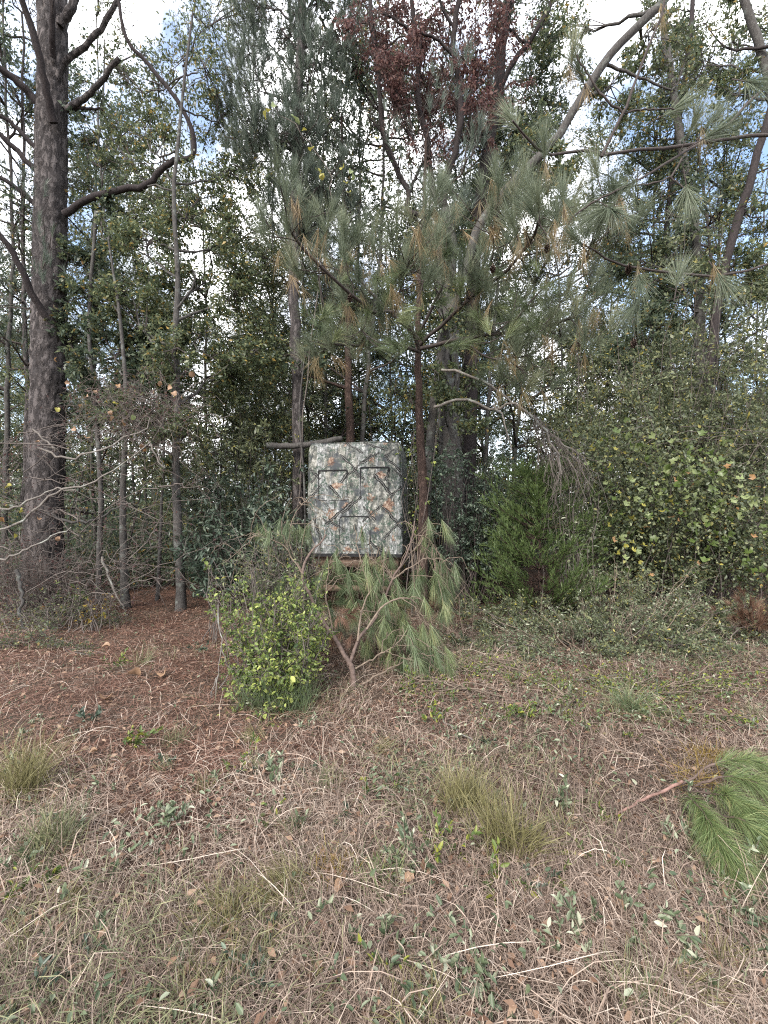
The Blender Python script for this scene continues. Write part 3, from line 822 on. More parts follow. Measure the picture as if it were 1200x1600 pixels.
simple_trunk('slender_tree', 'dark mossy trunk just left of the slim grey trunk at the clearing edge', [(196, 955), (193, 860), (192, 760), (197, 640), (188, 500), (170, 380)], 7.4, 13, 3, 'bgrey', 21,
             [(170, 560, 70, 60, 2200, 0.5), (150, 460, 60, 50, 1400, 0.8), (140, 620, 60, 50, 1500, 0.6), (230, 590, 60, 50, 1600, 0.6), (160, 330, 50, 50, 800, 0.8), (150, 200, 50, 50, 600, 1.0)]).done()
simple_trunk('slender_tree', 'thin leaning trunk between the massive pine and the mossy trunk', [(154, 935), (155, 870), (158, 780), (150, 650), (140, 500), (150, 330)], 7.9, 9, 5, 'bgrey', 22,
             [(130, 420, 50, 50, 900, 0.4), (120, 540, 50, 40, 1000, 0.4)]).done()
simple_trunk('slender_tree', 'thinnest pale sapling stem between the mossy trunk and the slim grey trunk', [(246, 945), (249, 880), (252, 800), (256, 700), (250, 560)], 7.9, 6, 3, 'bgrey', 23,
             [(240, 640, 60, 40, 1500, 0.3), (260, 540, 50, 40, 1000, 0.3)]).done()
simple_trunk('pine_tree', 'slim pine trunk rising left of the blind with blue-green needle crown', [(466, 900), (466, 700), (463, 560), (458, 420), (462, 250), (470, 80), (474, -120)], 8.2, 19, 12, 'bpine', 24,
             [(440, 60, 70, 50, 0, 0.2), (420, 150, 60, 50, 0, -0.4), (490, 120, 60, 50, 0, -0.2), (480, 210, 60, 50, 0, -0.5), (430, 260, 60, 40, 0, 0.1), (520, 280, 50, 40, 0, -0.2), (400, 20, 60, 50, 0, 0.3), (500, 20, 60, 50, 0, 0.2), (390, 100, 50, 40, 0, 0.0), (450, 330, 60, 40, 0, 0.4), (500, 350, 50, 40, 0, 0.3), (380, 180, 50, 45, 0, 0.4), (470, 280, 55, 40, 0, -0.1), (525, 190, 50, 45, 0, 0.4), (400, 225, 50, 40, 0, -0.2), (440, -10, 70, 50, 0, 0.1), (530, 60, 50, 50, 0, 0.4)],
             'pinefar', kind='pine', sub=13, tw=7, per=44, nl=0.22, w=0.007).done()
t = simple_trunk('pine_tree', 'reddish brown trunk rising straight out from behind the blind roof', [(547, 900), (547, 690), (545, 620), (544, 560), (542, 430), (538, 300), (532, 180)], 9.0, 16, 4, 'bred', 25,
                 [(540, 420, 60, 50, 0, -0.4), (500, 440, 50, 50, 0, 0.2), (560, 330, 50, 50, 0, 0.2)], 'pinefar', kind='pine', sub=6, tw=6, per=36, nl=0.2)
t.branch([(545, 608), (525, 602), (500, 592), (480, 588)], 5, 2, 9.0, 8.6)
t.done()
simple_trunk('tree_sapling', 'thin crooked stem just left of the blind passing its corner', [(478, 880), (476, 770), (471, 700), (468, 640), (475, 560)], 7.6, 4, 2, 'bgrey', 26, [(470, 560, 40, 30, 500, 0.2)], 'oakdark').done()

# the pole that sticks out beside the blind roof
def cut_pole():
    e = thing('cut_pole', 'horizontal cut pole with pale sawn end poking out left of the blind roof', 'pole', P(466, 696, 7.95))
    mb = MB(); r = R(4)
    p = sm([P(417, 696, 7.95), P(450, 697, 7.95), P(480, 695, 7.95), P(515, 688, 8.0), P(533, 685, 8.1)], 14, 0.006, r)
    tubes(mb, p, np.linspace(0.055, 0.045, 14), 9, lump=0.06, r=r); mb.build('shaft', M['bgrey'], e, smooth=True)
    a = 2 * np.pi * np.arange(10) / 10
    mb = MB(); mb.add(P(416.4, 696, 7.95) + 0.05 * np.stack([0 * a, np.cos(a), np.sin(a)], -1), np.arange(10)[None]); mb.build('sawn_end', M['cutend'], e)


cut_pole()

# right-hand trunks
simple_trunk('slender_tree', 'dark trunk leaning right near the right edge above the bushes', [(1098, 900), (1100, 700), (1120, 480), (1153, 343), (1170, 293), (1183, 240), (1205, 170), (1230, 60)], 8.8, 14, 10, 'bdark', 31,
             [(1130, 150, 70, 60, 1500, 0.8), (1180, 330, 60, 70, 1500, 0.4), (1100, 60, 70, 60, 1200, 1.0), (1150, 430, 80, 60, 2400, 0.2)], 'oak').done()
simple_trunk('slender_tree', 'bare trunk curving down from the top right corner', [(1215, 900), (1222, 600), (1215, 250), (1200, 123), (1183, 60), (1163, 0), (1140, -80)], 9.2, 14, 11, 'bgrey', 32,
             [(1190, 30, 60, 50, 500, 0.6), (1090, 110, 60, 50, 900, 0.5)], 'oak').done()
simple_trunk('slender_tree', 'pale grey trunk half hidden among the foliage right of the pine boughs', [(1096, 900), (1094, 600), (1090, 400), (1080, 330), (1060, 190), (1040, 60), (1035, -60)], 9.8, 16, 9, 'bgrey', 33,
             [(1030, 330, 80, 70, 2200, 0.0), (980, 420, 80, 70, 2600, 0.2), (1060, 460, 80, 60, 2600, -0.4), (1020, 200, 70, 60, 1300, 0.6), (960, 320, 60, 60, 1500, 0.6), (1000, 540, 80, 60, 2600, -0.4)], 'oakdark').done()
simple_trunk('slender_tree', 'thin upright stem showing dark against the sky at the upper right', [(1020, 900), (1030, 500), (1060, 190), (1075, 100), (1082, 0), (1090, -60)], 10.4, 9, 6, 'bdark', 34,
             [(1050, 30, 60, 50, 800, 0.5), (1100, 240, 70, 60, 1700, 0.5)], 'oak').done()


def blind_pine():
    """young pine right of the blind whose boughs reach toward the camera"""
    t = Tree('pine_tree', 'young pine right of the blind with long-needled boughs hanging over it', 'tree',
             [(660, 860), (661, 780), (657, 690), (655, 620), (653, 550), (655, 430), (662, 330), (666, 220)], 6.9, 17, 4, 'bred', 41, sides=14, n=34)
    r = t.r
    W = MB(); N = MB(); NB = MB()
    tw = []

    def bough(pts, d0, d1, w0=4, w1=2):
        return t.branch(pts, w0, w1, d0, d1, 'twigdark', n=14, jit=0.006, sides=6)

    A = [
        bough([(655, 545), (640, 510), (617, 487), (587, 490), (573, 480), (543, 457), (510, 423), (467, 380), (448, 345)], 6.8, 4.6, 6, 3),
        bough([(617, 487), (626, 450), (633, 423), (643, 385)], 5.6, 4.9, 3, 2),
        bough([(655, 540), (700, 500), (740, 460), (790, 425), (830, 375), (848, 335)], 6.8, 4.7, 6, 3),
        bough([(740, 460), (770, 400), (765, 340)], 5.9, 5.2, 3, 2),
        bough([(655, 520), (690, 450), (700, 400), (690, 350)], 6.8, 5.6, 5, 2),
        bough([(655, 545), (720, 530), (790, 520), (850, 510), (900, 495)], 6.8, 5.0, 6, 3),
        bough([(655, 550), (610, 535), (560, 540), (515, 535)], 6.8, 5.6, 5, 3),
        bough([(655, 530), (590, 470), (550, 420), (545, 390)], 6.8, 5.8, 5, 2),
        bough([(790, 520), (850, 450), (905, 420), (925, 380)], 5.6, 4.9, 3, 2),
        bough([(720, 530), (770, 560), (830, 555)], 6.2, 5.4, 3, 2),
    ]
    C = np.stack(A)
    TW = spawn(r, C, 140, 0.5, 0.75, 0.25, 5, 0.25, 1.0, -0.1, 0.05)
    tubes(t.wood, TW, np.array([.0075, .007, .006, .005, .004]), 4)
    T2 = spawn(r, TW, 85, 0.26, 0.7, 0.25, 5, 0.3, 1.0, -0.1, 0.05)
    tubes(t.wood, T2, np.array([.006, .0055, .005, .0045, .004]), 4)
    tips = np.concatenate([C[:, -1], TW[:, -1], T2[:, -1]])
    D = nrm(np.concatenate([C[:, -1] - C[:, -2], TW[:, -1] - TW[:, -3], T2[:, -1] - T2[:, -3]]) + np.array([0, -0.1, 0.35]))
    tufts(N, r, tips, D, 130, 0.28, 1.1, 0.16, 0.0023, 3, 0.18)
    sel = r.choice(len(tips), 130)
    tufts(NB, r, tips[sel] - D[sel] * 0.25 + rv(r, 130) * 0.05, nrm(-D[sel] * 0.1 + np.array([0, 0, -0.8]) + rv(r, 130) * 0.6), 26, 0.24, 0.9, 0.1, 0.0026, 3, 0.3)
    n = 85
    th = r.uniform(0, 6.28, n); q = np.sqrt(r.uniform(0, 1, n))
    c = np.stack([P(x, y, d) for x, y, d in zip(690 + 225 * q * np.cos(th), 470 + 85 * q * np.sin(th), r.uniform(4.9, 6.2, n))])
    Dv = nrm(rv(r, n) * 0.8 + np.array([0, -0.25, 0.35]))
    near = np.concatenate([C.reshape(-1, 3), TW.reshape(-1, 3)])
    fr = near[np.argmin(((c[:, None] - near[None]) ** 2).sum(-1), 1)]
    s_ = np.linspace(0, 1, 5)[None, :, None]
    tubes(t.wood, fr[:, None] * (1 - s_) + c[:, None] * s_ + np.array([0, 0, -0.06]) * np.sin(np.pi * s_), np.linspace(.006, .004, 5), 4)
    NV = MB(); tufts(NV, r, c, Dv, 120, 0.27, 1.1, 0.14, 0.0023, 3, 0.2)
    t.leafm['pine'] = N; t.leafm['pinecut'] = NV; t.leafm['pinebr'] = NB
    # crown above the boughs
    for (x, y, rx, ry, dd) in ((690, 300, 60, 50, -0.6), (650, 180, 60, 60, -0.2), (700, 120, 60, 60, 0.3), (740, 250, 50, 50, -0.3)):
        t.blob(x, y, rx, ry, 0, 'pinefar', kind='pine', sub=3, tw=4, per=40, nl=0.22, dd=dd)
    for (x, y, d) in ((855, 388, 4.7), (547, 466, 5.3), (905, 535, 5.0), (770, 420, 5.0)):
        cone(t.e, P(x, y, d), r)
    t.done()


def cone(parent, c, r, L=0.085, W_=0.05):
    """an open pine cone of spiralling scales"""
    n = 54
    i = np.arange(n)
    th = i * 2.399963; u = i / (n - 1)
    rad = W_ * 0.5 * np.sin(np.pi * (0.15 + 0.82 * u)) ** 0.7
    ax = np.stack([np.cos(th), np.sin(th), -0.45 + 0 * th], -1)
    C = np.asarray(c) + np.stack([0 * u, 0 * u, (0.5 - u) * L], -1) + ax * (rad * 0.35)[:, None]
    mb = MB()
    ovals(mb, r, C, nrm(ax), rad * 0.9 + 0.006, 0.9, up=1.0)
    tubes(mb, np.asarray(c) + np.array([[0, 0, 0.5 * L + 0.02], [0, 0, 0], [0, 0, -0.5 * L]]), np.array([0.004, W_ * 0.22, 0.003]), 7)
    mb.build('pine_cone', M['cone'], parent)


blind_pine()


def overhead_pine():
    """boughs that reach in from a pine standing to the right of the picture"""
    root = P(1330, 400, 5.2); root[2] = gz(root[0], root[1])
    t = Tree('pine_tree', 'open pine boughs reaching in from the right edge with round needle tufts and cones', 'tree',
             [(1330, 1015), (1330, 700), (1325, 300), (1320, -200)], 5.2, 30, 22, 'bpine', 43, sides=14)
    r = t.r
    br = lambda p, d0, d1, w0=4, w1=2: t.branch(p, w0, w1, d0, d1, 'twigdark', n=14, jit=0.004, sides=6)
    br([(1325, 60), (1200, 133), (1133, 200), (1083, 230), (1047, 250), (1000, 280), (960, 300)], 5.1, 4.1, 5, 2.5)
    br([(1325, 200), (1240, 210), (1140, 215), (1057, 230), (1010, 234), (957, 240), (940, 243), (907, 233), (873, 242), (850, 237), (820, 213), (800, 190)], 5.1, 3.9, 5.5, 2.5)
    br([(940, 245), (957, 210), (973, 177), (990, 133), (1003, 100), (1033, 27), (1045, -20)], 4.1, 4.0, 5, 3)
    br([(973, 177), (940, 150), (918, 115), (900, 85)], 4.1, 4.0, 4, 2)
    br([(973, 177), (1010, 171), (1053, 170)], 4.1, 4.1, 3, 2)
    br([(1065, 248), (1047, 276), (1015, 287), (977, 293)], 4.3, 4.2, 3, 2)
    br([(1047, 276), (1067, 293), (1077, 306)], 4.25, 4.2, 3, 2)
    br([(1325, 330), (1230, 400), (1130, 430), (1040, 425), (987, 417), (960, 410), (927, 390), (898, 376)], 5.1, 4.3, 4.5, 2)
    br([(960, 300), (920, 320), (890, 345), (870, 385)], 4.1, 4.2, 3, 2)
    N = MB(); NB = MB()
    spots = [(896, 78, .1, -1), (800, 185, -.5, -1), (850, 225, -.2, -1), (1085, 190, .3, -1), (1115, 185, .7, -.9), (1075, 308, .2, .9), (960, 296, -.8, -.6), (840, 310, -.3, -1), (870, 330, .1, -1), (930, 260, -.3, -1),
             (898, 372, -.9, -.3), (985, 290, -.5, .6), (940, 330, -.7, .3), (1120, 205, .9, -.4), (905, 110, -.8, -.8), (830, 330, -.6, -.8), (880, 300, 0, -1), (1055, 170, 1, -.3), (1000, 440, -.2, .9), (1060, 430, .2, -1),
             (1040, -10, .2, -1), (960, 330, .3, .8), (800, 350, -.5, -.8), (990, 480, -.4, .6), (1130, 440, .3, .8), (1180, 130, .5, .8)]
    for k, (x, y, dx, dy) in enumerate(spots):
        c = P(x, y, 4.15 + 0.1 * math.sin(k * 2.3))[None]; D = nrm(np.array([[dx, -0.25 + 0.4 * math.sin(k * 1.7), -dy]]))
        s_ = np.linspace(0, 1, 5)[None, :, None]
        tubes(t.wood, c[:, None] - D[:, None] * 0.25 * (1 - s_), np.linspace(.006, .004, 5), 5)
        tufts(N, r, c, D, 190, 0.33, 1.15, 0.12, 0.0025, 3, 0.12)
        if k % 2 == 0:
            tufts(NB, r, c - D * 0.16, nrm(D * 0.15 + np.array([[0.1, 0, -1.0]])), 46, 0.28, 0.7, 0.08, 0.0025, 3, 0.2)
    t.leafm['pine'] = N; t.leafm['pinebr'] = NB
    for (x, y, d) in ((982, 421, 4.3), (1075, 303, 4.15), (990, 537, 4.6)):
        cone(t.e, P(x, y, d), r)
    t.done()


overhead_pine()


def dead_branch():
    e = thing('dead_branch', 'arching bare grey branch with drooping twigs right of the blind', 'branch', P(680, 632, 6.6))
    r = R(51); tw = MB(); C = []
    for pts, w0, w1, d0, d1 in (([(678, 636), (700, 628), (735, 624), (770, 640), (800, 630), (830, 650), (852, 672), (868, 705), (880, 740)], 5, 2.5, 6.7, 6.0),
                                ([(690, 578), (720, 582), (760, 600), (800, 628), (835, 655), (870, 690), (905, 710)], 4.5, 2, 6.7, 6.1),
                                ([(770, 635), (785, 650), (793, 680), (800, 705)], 3, 1.5, 6.4, 6.2)):
        p = sm(px_path(pts, d0, d1), 18, 0.012, r); C.append(p)
        mb = MB(); tubes(mb, p, 0.5 * np.linspace(w0, w1, 18) * 6.4 / F, 7, lump=0.06, r=r); mb.build('limb', M['bpale'], e, smooth=True)
    C = np.stack(C)
    T1 = spawn(r, C[:2], 60, 0.5, 0.7, -0.4, 7, 0.6, 1.0, 0.6, 0.07); tubes(tw, T1, np.linspace(.005, .0018, 7), 4)
    T2 = spawn(r, T1, 130, 0.25, 0.7, -0.3, 5, 0.2, 1.0, 0.4, 0.1); tubes(tw, T2, np.linspace(.003, .001, 5), 3)
    tw.build('twigs', M['twig'], e, kind='stuff')


dead_branch()

# ------------------------------------------------------------------ woods behind: three kinds of tree, copied
def proto_tree(seed, mat, kind, H=15.0, w=0.15, nleaf=13000, L=0.095):
    r = R(seed)
    e = thing('woodland_tree', 'x', 'tree', (0, 0, 0))
    p = sm([(0, 0, -0.1), (0.1, 0.05, H * 0.3), (-0.1, 0.1, H * 0.6), (0.15, -0.1, H)], 24, 0.02, r)
    mb = MB(); tubes(mb, p, np.linspace(w * 0.5, w * 0.12, 24), 8); mb.build('trunk', M['bgrey' if kind == 'leaf' else 'bpine'], e, smooth=True)
    n = 26
    j = r.integers(3 if kind == 'leaf' else 8, 24, n)
    th = r.uniform(0, 2 * np.pi, n); ln = r.uniform(1.0, 2.8, n) * (1.15 - 0.5 * j / 24)
    t = np.linspace(0, 1, 7)[None, :, None]
    D = np.stack([np.cos(th), np.sin(th), r.uniform(0.05, 0.8, n)], -1)
    B = p[j][:, None] + D[:, None] * t * ln[:, None, None] + np.cumsum(r.normal(size=(n, 7, 3)) * 0.05, 1) * np.minimum(1, 4 * t)
    mb = MB(); tubes(mb, B, np.linspace(0.03, 0.008, 7), 5)
    TW = spawn(r, B, n * 11, 0.85, 0.8, 0.1, 5, 0.25, 1.0, 0.1, 0.08)
    tubes(mb, TW, np.linspace(0.008, 0.003, 5), 3); mb.build('branches', M['twigdark'], e, kind='stuff')
    mb = MB()
    if kind == 'leaf':
        pos, T, _ = along(r, TW, nleaf, 0.1, 1.0)
        pos = pos + rv(r, nleaf) * (r.uniform(0, 1, nleaf) ** 2 * 0.4)[:, None]
        leaves(mb, r, pos, nrm(T * 0.4 + rv(r, nleaf) * 0.8 + np.array([0, 0, -0.2])), L * r.uniform(0.6, 1.3, nleaf), 0.5)
    else:
        tufts(mb, r, TW[:, -1], nrm(TW[:, -1] - TW[:, -2] + np.array([0, 0, 0.3])), 34, 0.22, 0.9, 0.15, 0.010, 2)
    mb.build('crown', M[mat], e, kind='stuff')
    return e


def copy_tree(root, loc, rz, sc, label, group):
    c = root.copy(); COL.objects.link(c)
    c.location = loc; c.rotation_euler = (0.05 * math.sin(7 * rz), 0.06 * math.cos(5 * rz), rz); c.scale = (sc, sc, sc)
    c['label'] = label; c['group'] = group
    for ch in root.children:
        k = ch.copy(); COL.objects.link(k); k.parent = c
    return c


def woods():
    pr = [proto_tree(61, 'oakdark', 'leaf'), proto_tree(62, 'oak', 'leaf', 13, 0.10, 28000, 0.06), proto_tree(63, 'pinefar', 'pine', 16, 0.2)]
    words = ['broad dark leafy tree', 'slender dull-green leafy tree', 'straight blue-green pine']
    zones = [(60, 'left of the massive pine'), (180, 'just right of the massive pine'), (290, 'behind the straw clearing'), (400, 'above the evergreen shrub'), (485, 'left of the blind'), (560, 'behind the left half of the blind'), (650, 'behind the right half of the blind'),
             (740, 'behind the thick forked trunk'), (860, 'behind the cedar'), (960, 'right of the cedar'), (1070, 'behind the star-leaved vine'), (1160, 'behind the right thicket'), (9999, 'at the far right edge')]
    rows = {10.3: 'first row of woods', 13.0: 'second row of woods', 16.0: 'third row of woods', 20.0: 'fourth row of woods', 25.0: 'fifth row of woods', 31: 'farthest row of woods', 'e': 'small and fine-leaved', 'f': 'fine-leaved and farther back'}
    r = R(64); used = [0, 0, 0]; seen = set()
    spots = []
    for d, n in ((10.3, 9), (13.0, 10), (16.0, 10), (20.0, 10), (25.0, 11), (31, 12)):
        for i in range(n):
            x = ((i + r.uniform(0.1, 0.9)) / n * 2 - 1) * (0.95 * d + 1)
            spots.append((x, d + r.uniform(-1, 1), d))
    extra = [(150, 11.5), (235, 12.1), (340, 11.2), (385, 11.8), (425, 11), (500, 11.6), (600, 10.9), (470, 13.2), (560, 14), (690, 13), (760, 12.4), (850, 14), (950, 13.4), (1060, 14), (1145, 13), (210, 15.5), (290, 15), (60, 14), (800, 11.8), (900, 11.2), (1000, 11.6), (1100, 11.4), (1190, 11.6)]
    spots += [((p - 600) / F * d, d, 'e' if d < 12.2 else 'f') for p, d in extra]
    for (x, y, d) in spots:
        px = 600 + x / y * F
        if (90 < px < 470 or px > 770) and y < 22 and d not in ('e', 'f') and r.uniform() < 0.62:
            continue           # the thinner places where the sky shows
        if px < -40 or px > 1240: continue
        k = int(r.choice([0, 1, 2], p=[0.46, 0.40, 0.14]))
        if d in ('e', 'f'): k = 1
        loc = (x, y, float(gz(x, y))); rz = r.uniform(0, 6.28); sc = r.uniform(0.75, 1.1)
        lab = words[k] + ' ' + next(z for lim, z in zones if px < lim) + ', ' + rows[d]
        if lab in seen: lab = lab.replace(' tree', ' leaning tree').replace(' pine', ' leaning pine')
        if lab in seen: continue
        seen.add(lab)
        if not used[k]:
            e = pr[k]; e.location = loc; e.rotation_euler = (0, 0, rz); e.scale = (sc,) * 3
            e['label'] = lab; e['group'] = 'trees in the woods behind'
        else:
            copy_tree(pr[k], loc, rz, sc, lab, 'trees in the woods behind')
        used[k] += 1


woods()


def understory():
    """the far thicket that reads as one mass"""
    r = R(71); mb = MB()
    n = 760
    d = r.uniform(9.3, 34, n); x = r.uniform(-1, 1, n) * (0.95 * d + 1)
    h = r.gamma(1.6, 0.9, n)
    c = np.stack([x, d, np.minimum(h, 4.2)], -1)
    per = 165
    C = np.repeat(c, per, 0) + r.normal(size=(n * per, 3)) * np.array([0.6, 0.6, 0.5]) * (0.6 + np.repeat(d, per)[:, None] / 28)
    C[:, 2] = np.abs(C[:, 2]) + 0.05
    m = len(C)
    leaves(mb, r, C, nrm(rv(r, m) + np.array([0, 0, -0.2])), r.uniform(0.06, 0.13, m) * (0.5 + C[:, 1] / 22), 0.55)
    n = 230; per = 120
    d = r.uniform(33, 46, n); x = r.uniform(-1, 1, n) * (0.95 * d)
    C = np.repeat(np.stack([x, d, r.uniform(0.3, 5.0, n)], -1), per, 0) + r.normal(size=(n * per, 3)) * np.array([1.3, 1.0, 1.0]); C[:, 2] = np.abs(C[:, 2])
    leaves(mb, r, C, rv(r, len(C)), r.uniform(0.2, 0.42, len(C)), 0.6)
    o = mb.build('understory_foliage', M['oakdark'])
    tag(o, 'dark leafy undergrowth filling the shaded woods behind the trunks', 'undergrowth', kind='stuff')
    mb = MB()
    n = 260
    d = r.uniform(9, 24, n); x = r.uniform(-1, 1, n) * (0.95 * d)
    s = np.linspace(0, 1, 6)[None, :, None]
    H = r.uniform(1.5, 6, n)[:, None, None]
    Q = np.stack([x, d, gz(x, d)], -1)[:, None] + np.concatenate([r.normal(size=(n, 1, 2)) * 0.25, np.ones((n, 1, 1))], -1) * s * H + np.cumsum(r.normal(size=(n, 6, 3)) * 0.05, 1)
    tubes(mb, Q, np.linspace(0.022, 0.008, 6)[None] * r.uniform(0.4, 1.4, (n, 1)), 5)
    o = mb.build('understory_stems', M['bdark'])
    tag(o, 'countless thin dark stems standing in the shaded woods', 'undergrowth', kind='stuff')


understory()

# ------------------------------------------------------------------ the hunting blind
def hunting_blind():
    D0 = 7.1
    px = lambda x, y: P(x, y, D0)
    c = px(557, 865)
    e = thing('hunting_blind', 'square camouflage cloth hunting blind on a raised stand behind cut pine brush', 'blind', (c[0], c[1] + 0.7, float(gz(c[0], c[1]))))
    w, h, dep = 1.49, 1.76, 1.45
    z0 = c[2]
    yaw = math.radians(-6.5)
    R2 = np.array([[math.cos(yaw), -math.sin(yaw), 0], [math.sin(yaw), math.cos(yaw), 0], [0, 0, 1]])
    org = np.array([c[0] + 0.045, c[1], z0])

    def X(v):
        v = np.asarray(v, float)
        return org + (v - np.array([0, dep / 2, 0])) @ R2.T + np.array([0, dep / 2, 0])

    def front_y(x, z):
        """cloth pulled over the frame: bulges between the frame edges"""
        u = np.clip(1 - (2 * x / w) ** 2, 0, 1); v = np.clip(1 - (2 * z / h - 1) ** 2, 0, 1)
        return -0.05 * u ** 0.7 * v ** 0.7 + 0.012 * np.sin(7 * x + 2 + 3 * z) * np.sin(6 * z - 2 * x) + 0.005 * np.sin(19 * x - 8 * z) * np.sin(11 * z + 5 * x)

    # cover: four walls as one continuous skin with rounded corners
    ang = []
    def ring(ww, dd, rc, n=7):
        out = []
        for sx, sy, a0 in ((1, -1, -90), (1, 1, 0), (-1, 1, 90), (-1, -1, 180)):
            for a in np.linspace(a0, a0 + 90, n):
                out.append((sx * (ww / 2 - rc) + rc * math.cos(math.radians(a)), dd / 2 + sy * (dd / 2 - rc) + rc * math.sin(math.radians(a))))
        res = []
        for i in range(len(out)):
            p, q = np.array(out[i]), np.array(out[(i + 1) % len(out)])
            m = 14 if np.linalg.norm(q - p) > 0.4 else 1
            for k in range(m): res.append(p + (q - p) * k / m)
        return np.array(res)
    zs = np.linspace(0, h, 26)
    rows = []
    for z in zs:
        t = z / h
        flare = 1.0 + 0.012 * math.sin(math.pi * t) + 0.03 * (1 - t)
        top = 1.0 - 0.035 * max(0, (t - 0.93) / 0.07) ** 2
        g = ring(w * flare * top, dep * flare * top, 0.07)
        y = g[:, 1] - dep * (flare * top - 1) / 2
        y = np.where(y < 0.09, y + front_y(g[:, 0], z), y)
        side = np.where(np.abs(g[:, 0]) > w * 0.46, 0.02 * math.sin(math.pi * t) * np.sin(np.pi * np.clip(g[:, 1] / dep, 0, 1)), 0)
        rows.append(np.stack([g[:, 0] * 1 + np.sign(g[:, 0]) * side, y, np.full(len(g), z)], -1))
    V = np.array(rows); k, m, _ = V.shape
    idx = np.arange(k * m).reshape(k, m); nx = np.roll(idx, -1, 1)
    mb = MB(); mb.add(X(V.reshape(-1, 3)), np.stack([idx[:-1], nx[:-1], nx[1:], idx[1:]], -1).reshape(-1, 4))
    mb.build('cover', M['camo'], e, smooth=True)
    # roof: low dome of the same cloth
    ringt = V[-1]; cen = np.array([0.06, dep / 2, h + 0.09]); rr = [ringt]
    for f in (0.8, 0.55, 0.3, 0.1):
        q = cen + (ringt - cen) * f; q[:, 2] = h + 0.075 * (1 - f ** 2.2) + 0.01 * np.sin(6 * q[:, 0]); rr.append(q)
    V2 = np.array(rr); k2 = len(V2)
    idx = np.arange(k2 * m).reshape(k2, m); nx = np.roll(idx, -1, 1)
    mb = MB(); mb.add(X(V2.reshape(-1, 3)), np.stack([idx[:-1], nx[:-1], nx[1:], idx[1:]], -1).reshape(-1, 4)); mb.add(X(V2[-1]), np.arange(m)[None])
    mb.build('roof', M['camo'], e, smooth=True)
    seam = MB(); fr = [i for i in range(m) if ringt[i, 1] < 0.12]
    sp = np.array(sorted([tuple(ringt[i]) for i in fr])); sp[:, 1] -= 0.006
    tubes(seam, X(sp), 0.006, 5); seam.build('roof_seam', M['camo'], e)

    # windows: a slightly recessed flap with black binding round it
    def loc(x, y):
        q = px(x, y); return (q[0] - c[0]), (q[2] - z0)
    for (x0, y0, x1, y1, rad, tw_, bw) in ((501, 735, 547, 782, 0.015, 0.026, 0.014), (568, 731, 612, 780, 0.015, 0.026, 0.014), (535, 807, 583, 851, 0.06, 0.028, 0.019)):
        (a, zt), (b, zb) = loc(x0, y0), loc(x1, y1)
        u, v = np.meshgrid(np.linspace(a + 0.005, b - 0.005, 9), np.linspace(zb + 0.005, zt - 0.005, 9))
        # keep the flap's corners inside the rounded binding
        Vf = np.stack([u, front_y(u, v) - 0.010, v], -1)
        i = np.arange(81).reshape(9, 9)
        mb = MB(); mb.add(X(Vf.reshape(-1, 3)), np.stack([i[:-1, :-1], i[:-1, 1:], i[1:, 1:], i[1:, :-1]], -1).reshape(-1, 4))
        win = mb.build('window', M['camo'], e, smooth=True)
        win['label'] = 'closed camouflage window flap with black binding'
        pts = []
        for sx, sz, a0 in ((b - rad, zt - rad, 90), (a + rad, zt - rad, 180), (a + rad, zb + rad, 270), (b - rad, zb + rad, 360)):
            for an in np.linspace(a0, a0 + 90, 5) if False else np.linspace(a0 - 90, a0, 5):
                pts.append((sx + rad * math.cos(math.radians(an)), sz + rad * math.sin(math.radians(an))))
        pts = np.array(pts + pts[:1])
        fine = np.concatenate([np.linspace(pts[q], pts[q + 1], 5)[:-1] for q in range(len(pts) - 1)] + [pts[-1:]])
        wd = np.where(fine[:, 1] > zt - 0.02, tw_, bw)
        p3 = np.stack([fine[:, 0], front_y(fine[:, 0], fine[:, 1]) - 0.016, fine[:, 1]], -1)
        mb = MB(); tubes(mb, X(p3), wd * 0.5, 6); mb.build('binding', M['black'], win, smooth=True)
    # sagging black hem line under the low window
    mb = MB(); xx = np.linspace(-0.28, 0.42, 18); zz = 0.11 + 0.05 * np.cos((xx - 0.07) * 6) + 0.012 * np.sin(xx * 23)
    tubes(mb, X(np.stack([xx, front_y(xx, zz) - 0.006, zz], -1)), 0.008, 5); mb.build('drawstring', M['black'], e)
    mb = MB(); q = rows[0].copy(); q = np.vstack([q, q[:1]]); q2 = q.copy(); q[:, 2] = 0.0; q2[:, 2] = -0.05
    mm = len(q); i = np.arange(mm - 1)
    mb.add(X(np.vstack([q * [1.004, 1, 1] + [0, -0.003, 0], q2 * [1.004, 1, 1] + [0, -0.003, 0]])), np.stack([i, i + 1, i + 1 + mm, i + mm], -1)); mb.build('hem', M['black'], e)

    # stand: deck, rim boards, legs and braces
    def box(x0, x1, y0, y1, za, zb):
        mb = MB(); v = np.array([(x, y, z) for x in (x0, x1) for y in (y0, y1) for z in (za, zb)])
        mb.add(X(v), np.array([[0, 1, 3, 2], [4, 6, 7, 5], [0, 4, 5, 1], [2, 3, 7, 6], [0, 2, 6, 4], [1, 5, 7, 3]])); return mb
    box(-0.74, 0.74, 0.03, dep - 0.03, -0.075, -0.052).build('deck', M['wood'], e)
    for y in (0.05, dep - 0.09): box(-0.7, 0.7, y, y + 0.04, -0.22, -0.078).build('rim_board', M['wood'], e)
    for sx in (-1, 1):
        for y in (0.1, dep - 0.19):
            x = sx * 0.62
            box(x - 0.045, x + 0.045, y, y + 0.09, -z0 - 0.1, -0.08).build('leg', M['wood'], e)
    box(-0.57, 0.57, 0.12, 0.16, -0.62, -0.53).build('brace', M['wood'], e)


hunting_blind()

